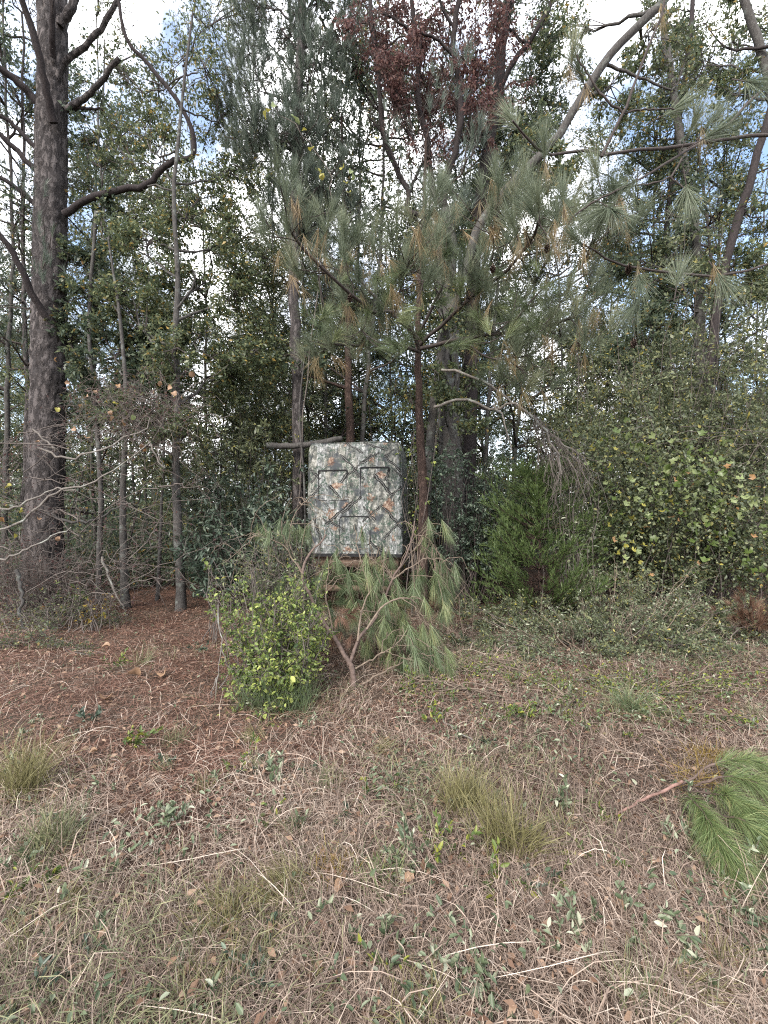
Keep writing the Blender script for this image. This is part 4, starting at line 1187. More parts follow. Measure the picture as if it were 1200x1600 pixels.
# ------------------------------------------------------------------ shrubs and bushes
def bush(name, label, spots, seed, mat, L, nleaf, wr=0.5, shape='oval', base=None, stems=14, twigmat='twig', up=0.5, group=None, cat='bush', hang=0.2, extra=None, tw=10, twl=0.3, clump=0.3):
    """a bush of clumps: spots are (x, y, rx, ry, d) in the photograph's pixels and metres"""
    r = R(seed)
    b = G(*base) if base is not None else P(spots[0][0], 900, spots[0][4])
    if base is None: b[2] = gz(b[0], b[1])
    e = thing(name, label, cat, b, group)
    tws = []; w = MB(); lf = MB()
    vol = np.array([s[2] * s[3] * s[4] ** 2 for s in spots], float); vol /= vol.sum()
    for s, v in zip(spots, vol):
        c = P(s[0], s[1], s[4]); a = np.array([s[2], 0.8 * s[2], s[3]]) * s[4] / F
        m = max(4, int(stems * len(spots) * v))
        tip = c + rv(r, m) * (r.uniform(0.3, 1, m) ** 0.35)[:, None] * a
        tip[:, 2] = np.maximum(tip[:, 2], gz(tip[:, 0], tip[:, 1]) + 0.04)
        st = np.stack([b[0] * 0.5 + tip[:, 0] * 0.5 + r.normal(size=m) * 0.06, b[1] * 0.5 + c[1] * 0.5 + r.normal(size=m) * 0.06, np.zeros(m)], -1)
        st[:, 2] = gz(st[:, 0], st[:, 1])
        t = np.linspace(0, 1, 7)[None, :, None]
        Q = st[:, None] * (1 - t) + tip[:, None] * t + np.cumsum(r.normal(size=(m, 7, 3)), 1) * 0.03 * np.linalg.norm(tip - st, axis=1)[:, None, None] * np.minimum(1, 3 * t)
        Q[..., 2] = np.maximum(Q[..., 2], gz(Q[..., 0], Q[..., 1]) + 0.01 * (t[..., 0] > 0))
        tubes(w, Q, np.linspace(.008, .003, 7), 4)
        T = spawn(r, Q, m * tw, twl * a.mean() * 2, 0.9, 0.1, 4, 0.35, 1.0, 0.2, 0.1)
        tubes(w, T, np.array([.003, .0025, .002, .001]), 3)
        n = int(nleaf * v)
        pos, Tn, _ = along(r, T, n, 0.1, 1.0)
        pos = pos + rv(r, n) * (r.uniform(0, 1, n) * clump * a.mean() * 0.4)[:, None]
        pos[:, 2] = np.maximum(pos[:, 2], gz(pos[:, 0], pos[:, 1]) + 0.01)
        A = nrm(Tn * 0.5 + rv(r, n) * 0.8 + np.array([0, -0.15, -hang]))
        (ovals if shape == 'oval' else leaves)(lf, r, pos, A, L * r.uniform(0.4, 1.25, n) * (1 + 0.5 * (r.uniform(0, 1, n) > 0.9)), wr, up=up)
        tws.append(T)
    w.build('stems', M[twigmat], e, kind='stuff')
    lf.build('foliage', M[mat], e, kind='stuff')
    return e, r, tws


bush('twiggy_brush', 'loose grey-green twiggy brush standing above the vine bush before the blind', [(410, 860, 50, 35, 5.0), (460, 850, 50, 40, 5.1), (490, 900, 30, 30, 5.0), (380, 880, 45, 30, 4.9), (440, 900, 60, 35, 4.8)],
     79, 'willow', 0.04, 5200, 0.3, shape='d', stems=15, twigmat='twig', cat='brush', base=(450, 1020), tw=9)
# the vine-covered bush in the middle
e, r, tws = bush('vine_bush', 'bright green vine-covered bush left of the cut pine branch', [(435, 935, 40, 30, 4.2), (400, 985, 30, 45, 3.95), (455, 1010, 36, 55, 4.0), (415, 1060, 42, 36, 3.75), (462, 1075, 30, 34, 3.8), (372, 925, 26, 18, 4.15), (346, 922, 18, 10, 4.15), (470, 905, 26, 22, 4.4), (492, 985, 18, 40, 4.15), (376, 1040, 12, 30, 3.85), (420, 1100, 40, 14, 3.6), (395, 905, 20, 14, 4.3)],
                 81, 'vine', 0.034, 8800, 0.5, base=(430, 1095), stems=8, hang=0.45, twl=0.5, clump=0.5)
lf = MB()
c, T, _ = along(r, np.concatenate(tws), 90)
c[:, 1] -= 0.12
ovals(lf, r, c, nrm(rv(r, 90) + np.array([0, -0.4, -0.6])), r.uniform(0.035, 0.06, 90), 0.62, r.uniform(0.82, 1.0, 90)); lf.build('leaf', M['vine'], e, kind='stuff')
gb = MB(); n = 700
x = (r.uniform(375, 490, n) - 600) / F * 3.72; y = 3.6 + r.uniform(-0.05, 0.3, n)
Q = np.stack([x, y, gz(x, y)], -1)[:, None] + np.linspace(0, 1, 4)[None, :, None] * (nrm(r.normal(size=(n, 3)) * [0.5, 0.5, 0.2] + [0, 0, 0.9]) * r.uniform(0.15, 0.4, n)[:, None])[:, None]
ribbons(gb, Q, 0.003, nrm(rv(r, n)), r.uniform(0, .6, n)); gb.build('shoots', M['pinecut'], e, kind='stuff')


def dangling_stem():
    e = thing('dangling_vine', 'pale bare stem hanging down at the left side of the vine bush', 'vine', G(342, 1105)); r = R(82)
    for pts in ([(341, 945), (344, 985), (347, 1010), (341, 1050), (338, 1078), (336, 1104)], [(346, 1005), (352, 1030), (358, 1050), (345, 1075)], [(341, 1055), (333, 1075), (330, 1090)]):
        mb = MB(); p = sm(px_path(pts, 3.95, 3.75), 14, 0.006, r); tubes(mb, p, np.linspace(.006, .0035, 14), 6); mb.build('stem', M['bpale'], e, smooth=True)


dangling_stem()


def cut_pine_branch():
    e = thing('cut_pine_branch', 'forked cut pine branch with drooping needles standing in front of the blind', 'branch', G(552, 1072))
    r = R(91); C = []
    B = lambda pts, d0, d1, w0, w1, mat='twigbrown': C.append(_b(pts, d0, d1, w0, w1, mat))

    def _b(pts, d0, d1, w0, w1, mat):
        p = sm(px_path(pts, d0, d1), 16, 0.006, r)
        mb = MB(); tubes(mb, p, 0.4 * np.linspace(w0, w1, 16) * 4.4 / F, 8, lump=0.06, r=r); mb.build('branch', M[mat], e, smooth=True)
        return p
    B([(553, 1078), (551, 1055), (547, 1036)], 4.08, 4.15, 11, 10)
    B([(547, 1037), (525, 1002), (494, 954), (472, 898), (478, 873), (495, 852), (512, 836)], 4.15, 4.9, 9, 3)
    B([(547, 1036), (558, 1004), (573, 983), (591, 958), (613, 906), (632, 873), (643, 840), (647, 815)], 4.15, 5.0, 7, 2.5)
    B([(559, 1002), (562, 970), (567, 950), (577, 926), (600, 910), (640, 870)], 4.2, 4.8, 4, 2, 'twigtan')
    B([(573, 983), (600, 945), (640, 935), (660, 965), (675, 1000)], 4.2, 4.6, 4, 2, 'twigtan')
    B([(555, 1045), (590, 1025), (615, 1010), (640, 980)], 4.15, 4.4, 3.5, 2, 'twigtan')
    B([(560, 1072), (590, 1055), (620, 1040), (650, 1022)], 4.1, 4.3, 4, 2, 'twigtan')
    B([(475, 900), (455, 870), (440, 850), (410, 838), (385, 842)], 4.7, 5.0, 3, 1.5, 'twigtan')
    B([(475, 895), (455, 860), (452, 830), (470, 790), (486, 778)], 4.8, 5.2, 3, 1.5, 'twigtan')
    B([(613, 906), (650, 880), (680, 872), (700, 890), (708, 920)], 4.6, 5.0, 3, 1.5, 'twigtan')
    B([(632, 873), (655, 850), (668, 835), (676, 860)], 4.8, 5.0, 2.5, 1.5, 'twigtan')
    B([(577, 926), (568, 890), (560, 860), (556, 845)], 4.6, 4.9, 3, 1.5, 'twigtan')
    B([(520, 990), (510, 930), (512, 900), (530, 880)], 4.4, 4.8, 3, 1.5, 'twigtan')
    B([(600, 940), (610, 900), (590, 880), (575, 870)], 4.6, 5.0, 2.5, 1.5, 'twigtan')
    C = np.stack(C)
    w = MB(); N = MB(); ND = MB()
    T1 = spawn(r, C[1:], 105, 0.34, 0.8, 0.0, 7, 0.35, 1.0, 0.55, 0.05); tubes(w, T1, np.linspace(.0045, .0028, 7), 5)
    ends = [T1]
    T2 = spawn(r, T1, 60, 0.25, 0.6, -0.2, 5, 0.3, 1.0, 0.6, 0.05); tubes(w, T2, np.linspace(.0035, .0025, 5), 4)
    tip = np.concatenate([C[3:, -1], T1[:, -1], T2[:, -1]])
    x_px = 600 + tip[:, 0] / tip[:, 1] * F
    D = nrm(np.concatenate([C[3:, -1] - C[3:, -3], T1[:, -1] - T1[:, -3], T2[:, -1] - T2[:, -3]]) * 3 + np.array([0, 0, -0.55]))
    y_px = 800 - (tip[:, 2] - EYE) / tip[:, 1] * F
    keep = (tip[:, 2] < 1.55) & ~((y_px < 872) & (x_px > 490) & (x_px < 650)) & (x_px < 715) & (x_px > 395)
    tufts(N, r, tip[keep], D[keep], 80, 0.19, 0.75, 0.10, 0.0026, 3, 0.2)
    # the hanging needle curtain at the right of the fork
    n = 70
    c = np.stack([P(x, y, d) for x, y, d in zip(r.uniform(575, 700, n), r.uniform(895, 1045, n), r.uniform(4.5, 5.0, n))])
    Dn = nrm(np.stack([r.normal(size=n) * 0.35 + 0.1, r.normal(size=n) * 0.3, np.full(n, -1.0)], -1))
    tufts(N, r, c, Dn, 80, 0.19, 0.72, 0.10, 0.0026, 3, 0.1)
    s_ = np.linspace(0, 1, 5)[None, :, None]
    tubes(w, c[:, None] + (-Dn + np.array([0, 0, 0.25]))[:, None] * (1 - s_) * 0.3 * np.array([1, 1, 1]), np.linspace(.0035, .0025, 5), 4)
    n = 26
    c = np.stack([P(x, y, 4.8) for x, y in zip(r.uniform(480, 580, n), r.uniform(900, 1010, n))])
    tufts(N, r, c, nrm(rv(r, n) * 0.6 + np.array([0, 0, -0.5])), 90, 0.22, 0.6, 0.1, 0.003, 3, 0.2)
    tubes(w, c[:, None] + np.array([0.05, 0.1, 0.22]) * (1 - s_), np.linspace(.004, .0025, 5), 4)
    tufts(N, r, np.stack([P(566, 835, 4.9), P(600, 868, 4.9), P(525, 868, 4.95)]), nrm(np.array([[0.1, 0, -1.0], [0.1, -.1, -1], [-.2, 0, -1]])), 120, 0.2, 0.55, 0.1, 0.0026, 3, 0.1)
    for a_ in ((390, 850, 400, 800, 440, 770), (420, 880, 415, 830, 395, 795), (470, 880, 480, 820, 520, 800), (455, 870, 440, 820, 455, 770), (380, 870, 350, 850, 330, 865), (640, 880, 665, 830, 690, 838), (650, 890, 650, 840, 632, 812), (690, 880, 720, 870, 735, 900), (620, 900, 640, 850, 668, 822), (500, 900, 530, 860, 505, 850), (560, 960, 530, 900, 480, 880), (600, 1000, 650, 960, 690, 1010), (580, 960, 600, 930, 660, 930), (560, 1040, 610, 1030, 640, 1000), (480, 940, 440, 880, 400, 860), (590, 950, 575, 900, 540, 880), (640, 900, 690, 905, 715, 950), (430, 900, 400, 890, 370, 905)):
        p = sm([P(a_[0], a_[1], 4.75), P(a_[2], a_[3], 4.7), P(a_[4], a_[5], 4.75)], 12, 0.006, r); tubes(w, p, np.linspace(.0042, .0022, 12), 5)
    # dead brown needle clump caught in the fork
    n = 9
    c = np.stack([P(x, y, 4.35) for x, y in zip(r.uniform(512, 552, n), r.uniform(950, 1000, n))])
    tufts(ND, r, c, nrm(rv(r, n) + np.array([0.3, -0.3, -0.6])), 70, 0.13, 0.8, 0.05, 0.0028, 3, 0.3)
    w.build('twigs', M['twigtan'], e, kind='stuff'); N.build('needles', M['pinecut'], e, kind='stuff')
    o = ND.build('dead_needles', M['deadneedle'], e, kind='stuff'); o['label'] = 'clump of dead rusty needles in the fork'


cut_pine_branch()


def cedar():
    e = thing('cedar_shrub', 'feathery bright green young cedar growing right of the blind', 'shrub', (P(845, 950, 6.6)[0], 6.6, float(gz(2.3, 6.6)))); r = R(101)
    b = np.array(e.location)
    top = P(836, 735, 6.6)
    tr = sm([b + [0, 0, -0.05], 0.5 * (b + top) + [0.03, 0, 0], top], 16, 0.01, r)
    mb = MB(); tubes(mb, tr, np.linspace(.03, .005, 16), 7); mb.build('trunk', M['bred'], e, smooth=True)
    n = 150
    u = r.uniform(0.02, 0.97, n); p = tr[(u * 15).astype(int)]
    th = r.uniform(0, 2 * np.pi, n)
    ln = (1.0 * (1 - u) ** 0.6 + 0.15) * r.uniform(0.55, 1.2, n) * (1 + 0.3 * np.sin(3 * th + 5 * u))
    D = np.stack([np.cos(th), np.sin(th), r.uniform(0.05, 0.7, n)], -1)
    t = np.linspace(0, 1, 6)[None, :, None]
    B = p[:, None] + D[:, None] * t * ln[:, None, None] + np.array([0, 0, 0.2]) * t ** 2 * ln[:, None, None]
    w = MB(); tubes(w, B, np.linspace(.008, .003, 6), 4); w.build('branches', M['bred'], e, kind='stuff')
    T = spawn(r, B, 3200, 0.20, 0.6, 0.35, 4, 0.3, 1.0, 0, 0.05)
    lf = MB()
    k = 60000
    pos, Tn, _ = along(r, T, k)
    dr = nrm(Tn * 0.9 + rv(r, k) * 0.55 + np.array([0, 0, 0.25])); L = r.uniform(0.03, 0.075, k)
    Q = np.stack([pos, pos + dr * L[:, None]], 1)
    ribbons(lf, Q, 0.009, nrm(np.cross(dr, rv(r, k))), r.uniform(0, 1, k))
    lf.build('foliage', M['cedar'], e, kind='stuff')


cedar()

bush('broadleaf_shrub', 'blue-green broadleaf evergreen shrub left of the blind behind the vine bush', [(330, 820, 55, 50, 6.9), (390, 790, 60, 60, 7.3), (330, 870, 45, 40, 6.6), (420, 830, 50, 50, 7.0), (440, 760, 45, 50, 7.6), (350, 740, 60, 40, 7.8)],
     111, 'glossy', 0.10, 5200, 0.34, shape='oval', stems=10, twigmat='twigdark', hang=0.35, base=(370, 950))
bush('broadleaf_shrub', 'dull evergreen shrub with narrow drooping leaves at the middle left', [(350, 690, 70, 45, 8.0), (430, 690, 50, 45, 8.2), (300, 660, 50, 40, 8.4), (400, 620, 60, 40, 8.6)],
     112, 'willow', 0.085, 8000, 0.3, shape='d', stems=10, twigmat='twigdark')
bush('broadleaf_shrub', 'leafy grey-green shrub hugging the trunks right of the blind', [(710, 720, 45, 40, 7.2), (740, 770, 50, 40, 7.2), (690, 690, 30, 25, 7.0), (790, 800, 45, 40, 7.4), (740, 680, 50, 35, 7.6)],
     113, 'glossy', 0.055, 8000, 0.45, stems=10, twigmat='twigdark')
bush('young_sapling', 'yellow-green leafy sprig beside the top right corner of the blind', [(648, 680, 16, 22, 7.0), (655, 655, 14, 18, 7.0)], 114, 'vine', 0.05, 240, 0.55, stems=5, cat='sapling')
bush('broadleaf_shrub', 'shaded dark shrub below the dead arching branch', [(770, 860, 50, 60, 7.8), (720, 900, 40, 40, 7.5), (800, 760, 50, 50, 8.2)], 115, 'oakdark', 0.06, 5000, 0.5, shape='d', stems=9, twigmat='twigdark')
# the wall of foliage on the right
bush('tall_thicket', 'tall dense grey-green thicket filling the right side above the star-leaved vine', [(960, 590, 80, 60, 8.0), (1050, 560, 90, 60, 7.8), (1150, 560, 90, 70, 7.6), (930, 520, 70, 50, 8.4), (1080, 480, 90, 50, 8.4), (1180, 480, 70, 60, 8.0), (900, 650, 60, 60, 7.7), (1000, 660, 80, 50, 7.4), (1120, 650, 80, 50, 7.2), (1230, 620, 80, 100, 7.2)],
     116, 'willow', 0.068, 52000, 0.42, shape='d', stems=13, twigmat='twig', cat='thicket', base=(1040, 935))
bush('low_thicket', 'shaded lower thicket under the star-leaved vine on the right', [(960, 740, 70, 60, 7.3), (1060, 790, 90, 60, 7.3), (1160, 800, 80, 70, 7.2), (930, 840, 50, 60, 7.2), (1010, 860, 60, 50, 7.2), (1130, 880, 90, 50, 6.9), (1240, 800, 80, 120, 7.0)],
     117, 'oak', 0.055, 30000, 0.45, shape='d', stems=12, twigmat='twig', cat='thicket', base=(1060, 950))
bush('pale_shrub', 'small pale green sprays of leaves above the cedar', [(895, 790, 26, 26, 6.4), (885, 770, 20, 16, 6.4), (915, 800, 16, 16, 6.4)], 118, 'sage', 0.05, 380, 0.35, stems=7, cat='shrub')
bush('low_brush', 'low tangle of grey-green brush in front of the cedar on the right', [(760, 955, 50, 34, 6.1), (820, 975, 55, 36, 5.7), (890, 950, 60, 42, 5.9), (960, 945, 60, 42, 6.0), (1040, 945, 60, 42, 6.0), (1110, 955, 55, 40, 6.0), (920, 1005, 65, 32, 5.1), (1010, 1005, 65, 32, 5.2), (1100, 1010, 65, 32, 5.1), (780, 1030, 45, 28, 4.8), (1190, 1010, 50, 40, 5.4), (730, 1020, 40, 30, 5.2)],
     119, 'willow', 0.042, 34000, 0.40, shape='d', stems=11, twigmat='twig', cat='brush', base=(930, 1010), tw=8)
bush('pale_brush', 'pale leafy weeds and light twigs growing out of the low tangle on the right', [(760, 1000, 50, 34, 5.4), (850, 985, 60, 36, 5.4), (940, 960, 60, 40, 5.5), (1030, 965, 60, 40, 5.5), (1110, 990, 50, 36, 5.4), (880, 1040, 50, 24, 4.7), (1000, 1045, 60, 24, 4.8), (960, 905, 50, 30, 6.2), (1050, 915, 60, 30, 6.2)],
     126, 'sage', 0.032, 8000, 0.4, shape='d', stems=12, twigmat='twigtan', cat='brush', base=(940, 1030), tw=8)
bush('creeping_weeds', 'low green creeping weeds spilling forward from the brush onto the open ground', [(720, 1050, 50, 16, 4.5), (800, 1075, 50, 14, 4.15), (880, 1085, 60, 16, 4.0), (970, 1075, 60, 16, 4.2), (1060, 1085, 60, 16, 4.0), (1150, 1080, 60, 18, 4.1), (760, 1130, 40, 10, 3.4), (930, 1130, 60, 10, 3.4), (1090, 1130, 60, 10, 3.4), (1180, 1150, 40, 10, 3.2), (640, 1100, 40, 14, 3.8)],
     129, 'weed', 0.03, 6500, 0.4, shape='d', stems=12, twigmat='twigtan', cat='weeds', base=(930, 1080), tw=7)
bush('low_brush', 'dull low brush along the left edge below the bare twigs', [(40, 960, 60, 30, 6.2), (110, 950, 60, 30, 6.3), (40, 1010, 60, 25, 5.3), (100, 1020, 50, 20, 5.0), (180, 970, 30, 16, 6.4)],
     120, 'oak', 0.035, 4200, 0.4, shape='d', stems=14, twigmat='twig', cat='brush', base=(70, 1000))
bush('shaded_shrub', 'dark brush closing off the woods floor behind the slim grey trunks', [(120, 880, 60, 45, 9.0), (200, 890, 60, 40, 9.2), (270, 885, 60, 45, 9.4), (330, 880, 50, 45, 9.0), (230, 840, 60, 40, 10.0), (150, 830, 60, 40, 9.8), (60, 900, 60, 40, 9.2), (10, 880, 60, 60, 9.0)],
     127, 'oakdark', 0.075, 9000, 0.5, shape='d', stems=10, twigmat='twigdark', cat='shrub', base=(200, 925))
bush('brown_brush', 'brown twiggy brush hiding the foot of the massive pine', [(30, 900, 60, 45, 6.6), (90, 905, 50, 40, 6.7), (140, 915, 40, 30, 6.8), (10, 850, 50, 40, 6.8), (70, 860, 40, 35, 6.9)],
     128, 'rust', 0.035, 1500, 0.5, shape='d', stems=26, twigmat='twig', cat='brush', base=(70, 960), tw=12)
bush('yellow_weed', 'small plant with pale yellow leaves at the foot of the massive pine', [(155, 940, 18, 14, 6.0), (135, 950, 14, 12, 6.0)], 121, 'gold', 0.045, 60, 0.6, stems=6, cat='plant')
bush('yellow_weed', 'drooping yellow-green leaves hanging beside the thin leaning trunk', [(105, 905, 8, 16, 6.6), (135, 895, 8, 14, 6.6)], 122, 'vine', 0.09, 26, 0.4, stems=4, cat='plant', hang=1.2)
bush('yellow_weed', 'yellow-green leaf cluster above the left end of the vine bush', [(330, 885, 12, 10, 5.6), (338, 898, 12, 10, 5.6)], 123, 'vine', 0.06, 40, 0.6, stems=4, cat='plant')


# star-leaved vine on the right: every larger leaf a piece of its own
def star_mesh(name, mat, lobes=5):
    V = [(0, 0, 0)]; k = lobes * 2
    for i in range(k):
        a = math.pi * (0.12 + 1.76 * i / (k - 1)) - math.pi / 2 + math.pi
        rad = (0.5, 0.44)[i % 4 == 3] if i % 2 else 0.34
        V.append((rad * math.sin(a), -rad * math.cos(a), 0.06 * (1 if i % 2 else -1)))
    V = np.array(V); V[:, 2] += -0.55 * V[:, 1] ** 2 + 0.35 * np.abs(V[:, 0])
    mb = MB(); mb.add(V, np.array([[0, i, i + 1] for i in range(1, k)])); return mb.mesh(name, M[mat])


def heart_mesh(name, mat):
    a = np.linspace(0, 2 * np.pi, 13)[:-1]
    rad = 0.42 + 0.12 * np.abs(np.cos(a * 1.5)) - 0.14 * (np.cos(a) > 0.95)
    V = np.vstack([[0, 0, -0.04], np.stack([rad * np.sin(a), -rad * np.cos(a) * 1.1, 0.06 * np.cos(3 * a)], -1)])
    V[:, 2] += -0.5 * V[:, 1] ** 2 + 0.5 * np.abs(V[:, 0])
    mb = MB(); mb.add(V, np.array([[0, 1 + i, 1 + (i + 1) % 12] for i in range(12)])); return mb.mesh(name, M[mat])


def place_leaf(mesh, parent, loc, r, size, name='leaf', flat=False):
    o = bpy.data.objects.new(name, mesh); COL.objects.link(o); o.parent = parent
    o.location = tuple(np.asarray(loc, float) - np.array(parent.location))
    if flat: o.rotation_euler = (r.normal() * 0.35, r.normal() * 0.35, r.uniform(0, 6.28))
    else: o.rotation_euler = (0.8 + r.normal() * 0.6, r.normal() * 0.7, r.normal() * 1.2)
    o.scale = (size, size * r.uniform(0.85, 1.15), size)
    return o


def star_vine():
    r = R(131)
    e = thing('star_leaved_vine', 'vine with large star-shaped green, yellow and orange leaves over the right thicket', 'vine', (P(1060, 920, 6.7)[0], 6.7, float(gz(3.4, 6.7))))
    ms = {k: star_mesh('star_leaf_' + k, 'sg_' + k) for k in ('green', 'pale', 'yellow', 'orange')}
    C = []
    for i in range(15):
        x = 900 + i * 22 + r.normal() * 10
        p = sm([P(x, 925, 6.8), P(x + r.normal() * 25, 840, 6.75), P(x + r.normal() * 40, 760, 6.6), P(x + r.normal() * 60, 680 + r.normal() * 15, 6.5), P(x + r.normal() * 70, 690 + r.normal() * 20, 6.3)], 14, 0.02, r)
        p[0, 2] = gz(p[0, 0], p[0, 1]); C.append(p)
        mb = MB(); tubes(mb, p, np.linspace(.008, .003, 14), 5); mb.build('stem', M['twig'], e, smooth=True)
    cl = [(930, 690, 40, 25, 10, 'yp'), (1000, 690, 60, 30, 22, 'gp'), (1080, 715, 60, 30, 32, 'gp'), (1120, 750, 60, 35, 40, 'gpo'), (1040, 760, 50, 30, 28, 'gp'), (1060, 800, 60, 30, 34, 'gpo'), (1150, 790, 45, 35, 26, 'po'), (1000, 790, 40, 30, 12, 'gy'), (980, 840, 50, 40, 22, 'yo'), (1100, 840, 70, 40, 20, 'g'), (1000, 900, 50, 25, 12, 'yo'), (960, 730, 40, 30, 12, 'yp'), (1160, 870, 50, 40, 16, 'g')]
    key = {'g': 'green', 'p': 'pale', 'y': 'yellow', 'o': 'orange'}
    for (x, y, rx, ry, n, ks) in cl:
        for i in range(n):
            k = key[ks[r.integers(len(ks))]] if r.uniform() > 0.1 else ('orange' if r.uniform() < 0.4 else 'green')
            if k == 'orange' and r.uniform() < 0.6: k = 'pale'
            q = P(x + r.normal() * rx * 0.6, y + r.normal() * ry * 0.6, 6.25 + r.normal() * 0.12)
            place_leaf(ms[k], e, q, r, r.uniform(0.075, 0.145) * (0.75 if k in ('yellow', 'orange') else 1.0))

    n = 5200; i = r.integers(0, len(cl), n); ca = np.array([c_[:4] for c_ in cl], float)[i]
    x = ca[:, 0] + r.normal(size=n) * ca[:, 2] * 0.8; y = ca[:, 1] + r.normal(size=n) * ca[:, 3] * 0.9; d = 6.45 + r.normal(size=n) * 0.18
    lf = MB(); C_ = np.stack([(x - 600) / F * d, d, EYE + (800 - y) / F * d], -1)
    ovals(lf, r, C_, nrm(rv(r, n) + [0, -0.3, -0.3]), r.uniform(0.03, 0.065, n), 0.6, r.uniform(0, 1, n)); lf.build('foliage', M['willow'], e, kind='stuff')


star_vine()


def bare_vines():
    """the leafless tangle at the left with a few hanging grape leaves"""
    r = R(141)
    e = thing('bare_vine_tangle', 'tangle of leafless grey vines and twigs with a few orange leaves before the massive pine', 'vine', (P(110, 940, 6.6)[0], 6.6, float(gz(-4.6, 6.6))))
    w = MB(); n = 85; k = 9
    a0 = np.stack([P(x, y, d) for x, y, d in zip(r.uniform(-60, 260, n), r.uniform(690, 960, n), r.uniform(6.1, 7.0, n))])
    th = r.normal(size=n) * 0.6
    s = np.linspace(0, 1, k)[None, :, None]
    D = np.stack([np.cos(th) * r.choice([-1, 1], n), r.normal(size=n) * 0.25, np.abs(np.sin(th)) * 0.8 + 0.1], -1)
    Q = a0[:, None] + D[:, None] * s * r.uniform(0.5, 1.7, n)[:, None, None] + np.array([0, 0, -0.5]) * s ** 2 * r.uniform(0, 1.3, n)[:, None, None] + np.cumsum(r.normal(size=(n, k, 3)) * 0.05, 1)
    Q[..., 2] = np.maximum(Q[..., 2], gz(Q[..., 0], Q[..., 1]) + 0.02)
    tubes(w, Q, np.linspace(.008, .003, k)[None] * r.uniform(0.5, 1.4, n)[:, None], 4)
    n2 = 420
    T = spawn(r, Q, n2, 0.45, 0.8, 0.05, 6, 0.1, 1.0, 0.25, 0.10); tubes(w, T, np.linspace(.0032, .0014, 6), 3)
    T2 = spawn(r, T, 600, 0.22, 0.8, 0.0, 5, 0.1, 1.0, 0.2, 0.12); tubes(w, T2, np.linspace(.0022, .001, 5), 3)
    # the dense matted nest of twigs
    n = 330
    c = np.stack([P(x, y, d) for x, y, d in zip(r.normal(205, 50, n), r.normal(640, 30, n), r.uniform(6.2, 6.8, n))])
    D = nrm(rv(r, n) * np.array([1, 0.5, 0.6])); s5 = np.linspace(-0.5, 0.5, 6)[None, :, None]
    N_ = c[:, None] + D[:, None] * s5 * r.uniform(0.3, 0.8, n)[:, None, None] + np.array([0, 0, -0.35]) * s5 ** 2 + np.cumsum(r.normal(size=(n, 6, 3)) * 0.025, 1)
    tubes(w, N_, np.linspace(.0034, .0014, 6), 3)
    w.build('twigs', M['twig'], e, kind='stuff')
    for pts, w0, d0 in (([(-40, 840), (40, 810), (85, 770), (130, 760), (170, 740), (235, 690)], 4, 6.2), ([(-30, 800), (30, 790), (85, 765), (120, 770)], 4, 6.2), ([(70, 800), (110, 815), (150, 810), (190, 790)], 5, 6.6), ([(60, 700), (100, 715), (150, 705), (225, 670), (232, 645)], 4, 6.3),
                        ([(-20, 880), (20, 870), (60, 850), (110, 825)], 4, 6.1), ([(25, 890), (35, 930), (32, 965), (40, 985)], 6, 5.9), ([(232, 690), (255, 730), (245, 700)], 3, 6.3), ([(160, 870), (175, 910), (190, 945), (198, 960)], 4, 6.7), ([(50, 670), (90, 705), (60, 690)], 3, 6.3)):
        p = sm(px_path(pts, d0), 18, 0.015, r); mb = MB(); tubes(mb, p, 0.5 * np.linspace(w0, w0 * 0.5, 18) * d0 / F, 6, lump=0.08, r=r); mb.build('vine', M['bpale' if w0 < 5 else 'bgrey'], e, smooth=True)
    hm = {k: heart_mesh('grape_leaf_' + k, 'sg_' + k) for k in ('tan', 'orange', 'yellow', 'pale')}
    for (x, y, k, sz) in ((175, 655, 'tan', .1), (192, 662, 'orange', .12), (172, 645, 'tan', .08), (180, 630, 'yellow', .08), (208, 652, 'pale', .1), (168, 685, 'pale', .1), (148, 612, 'tan', .09), (135, 620, 'tan', .09), (126, 634, 'tan', .08), (185, 603, 'orange', .08), (223, 588, 'pale', .06), (222, 698, 'tan', .1), (226, 704, 'orange', .08),
                          (250, 600, 'tan', .09), (265, 606, 'tan', .1), (272, 615, 'tan', .1), (285, 622, 'tan', .08), (300, 585, 'tan', .1), (12, 760, 'yellow', .11), (4, 812, 'orange', .11), (32, 797, 'yellow', .1), (24, 838, 'yellow', .09), (116, 670, 'tan', .09), (135, 683, 'tan', .1), (90, 640, 'yellow', .08), (58, 690, 'tan', .08), (105, 598, 'tan', .07), (240, 612, 'tan', .07), (60, 810, 'tan', .08), (90, 842, 'tan', .08), (66, 950, 'orange', .08),
                          (133, 948, 'yellow', .07), (146, 952, 'yellow', .06), (160, 960, 'yellow', .08), (140, 944, 'tan', .06), (86, 562, 'orange', .08), (105, 448, 'yellow', .07), (85, 480, 'tan', .08)):
        place_leaf(hm[k], e, P(x, y, 6.25 + 0.1 * r.normal()), r, sz * 0.8)
    # dull thin leaves still on the nest
    lf = MB(); n = 1500
    pos, Tn, _ = along(r, np.concatenate([N_, T]), n)
    leaves(lf, r, pos, nrm(rv(r, n) + [0, 0, -0.3]), r.uniform(0.02, 0.055, n), 0.5, r.uniform(0.0, 0.55, n)); lf.build('withered_leaves', M['rust'], e, kind='stuff')


bare_vines()


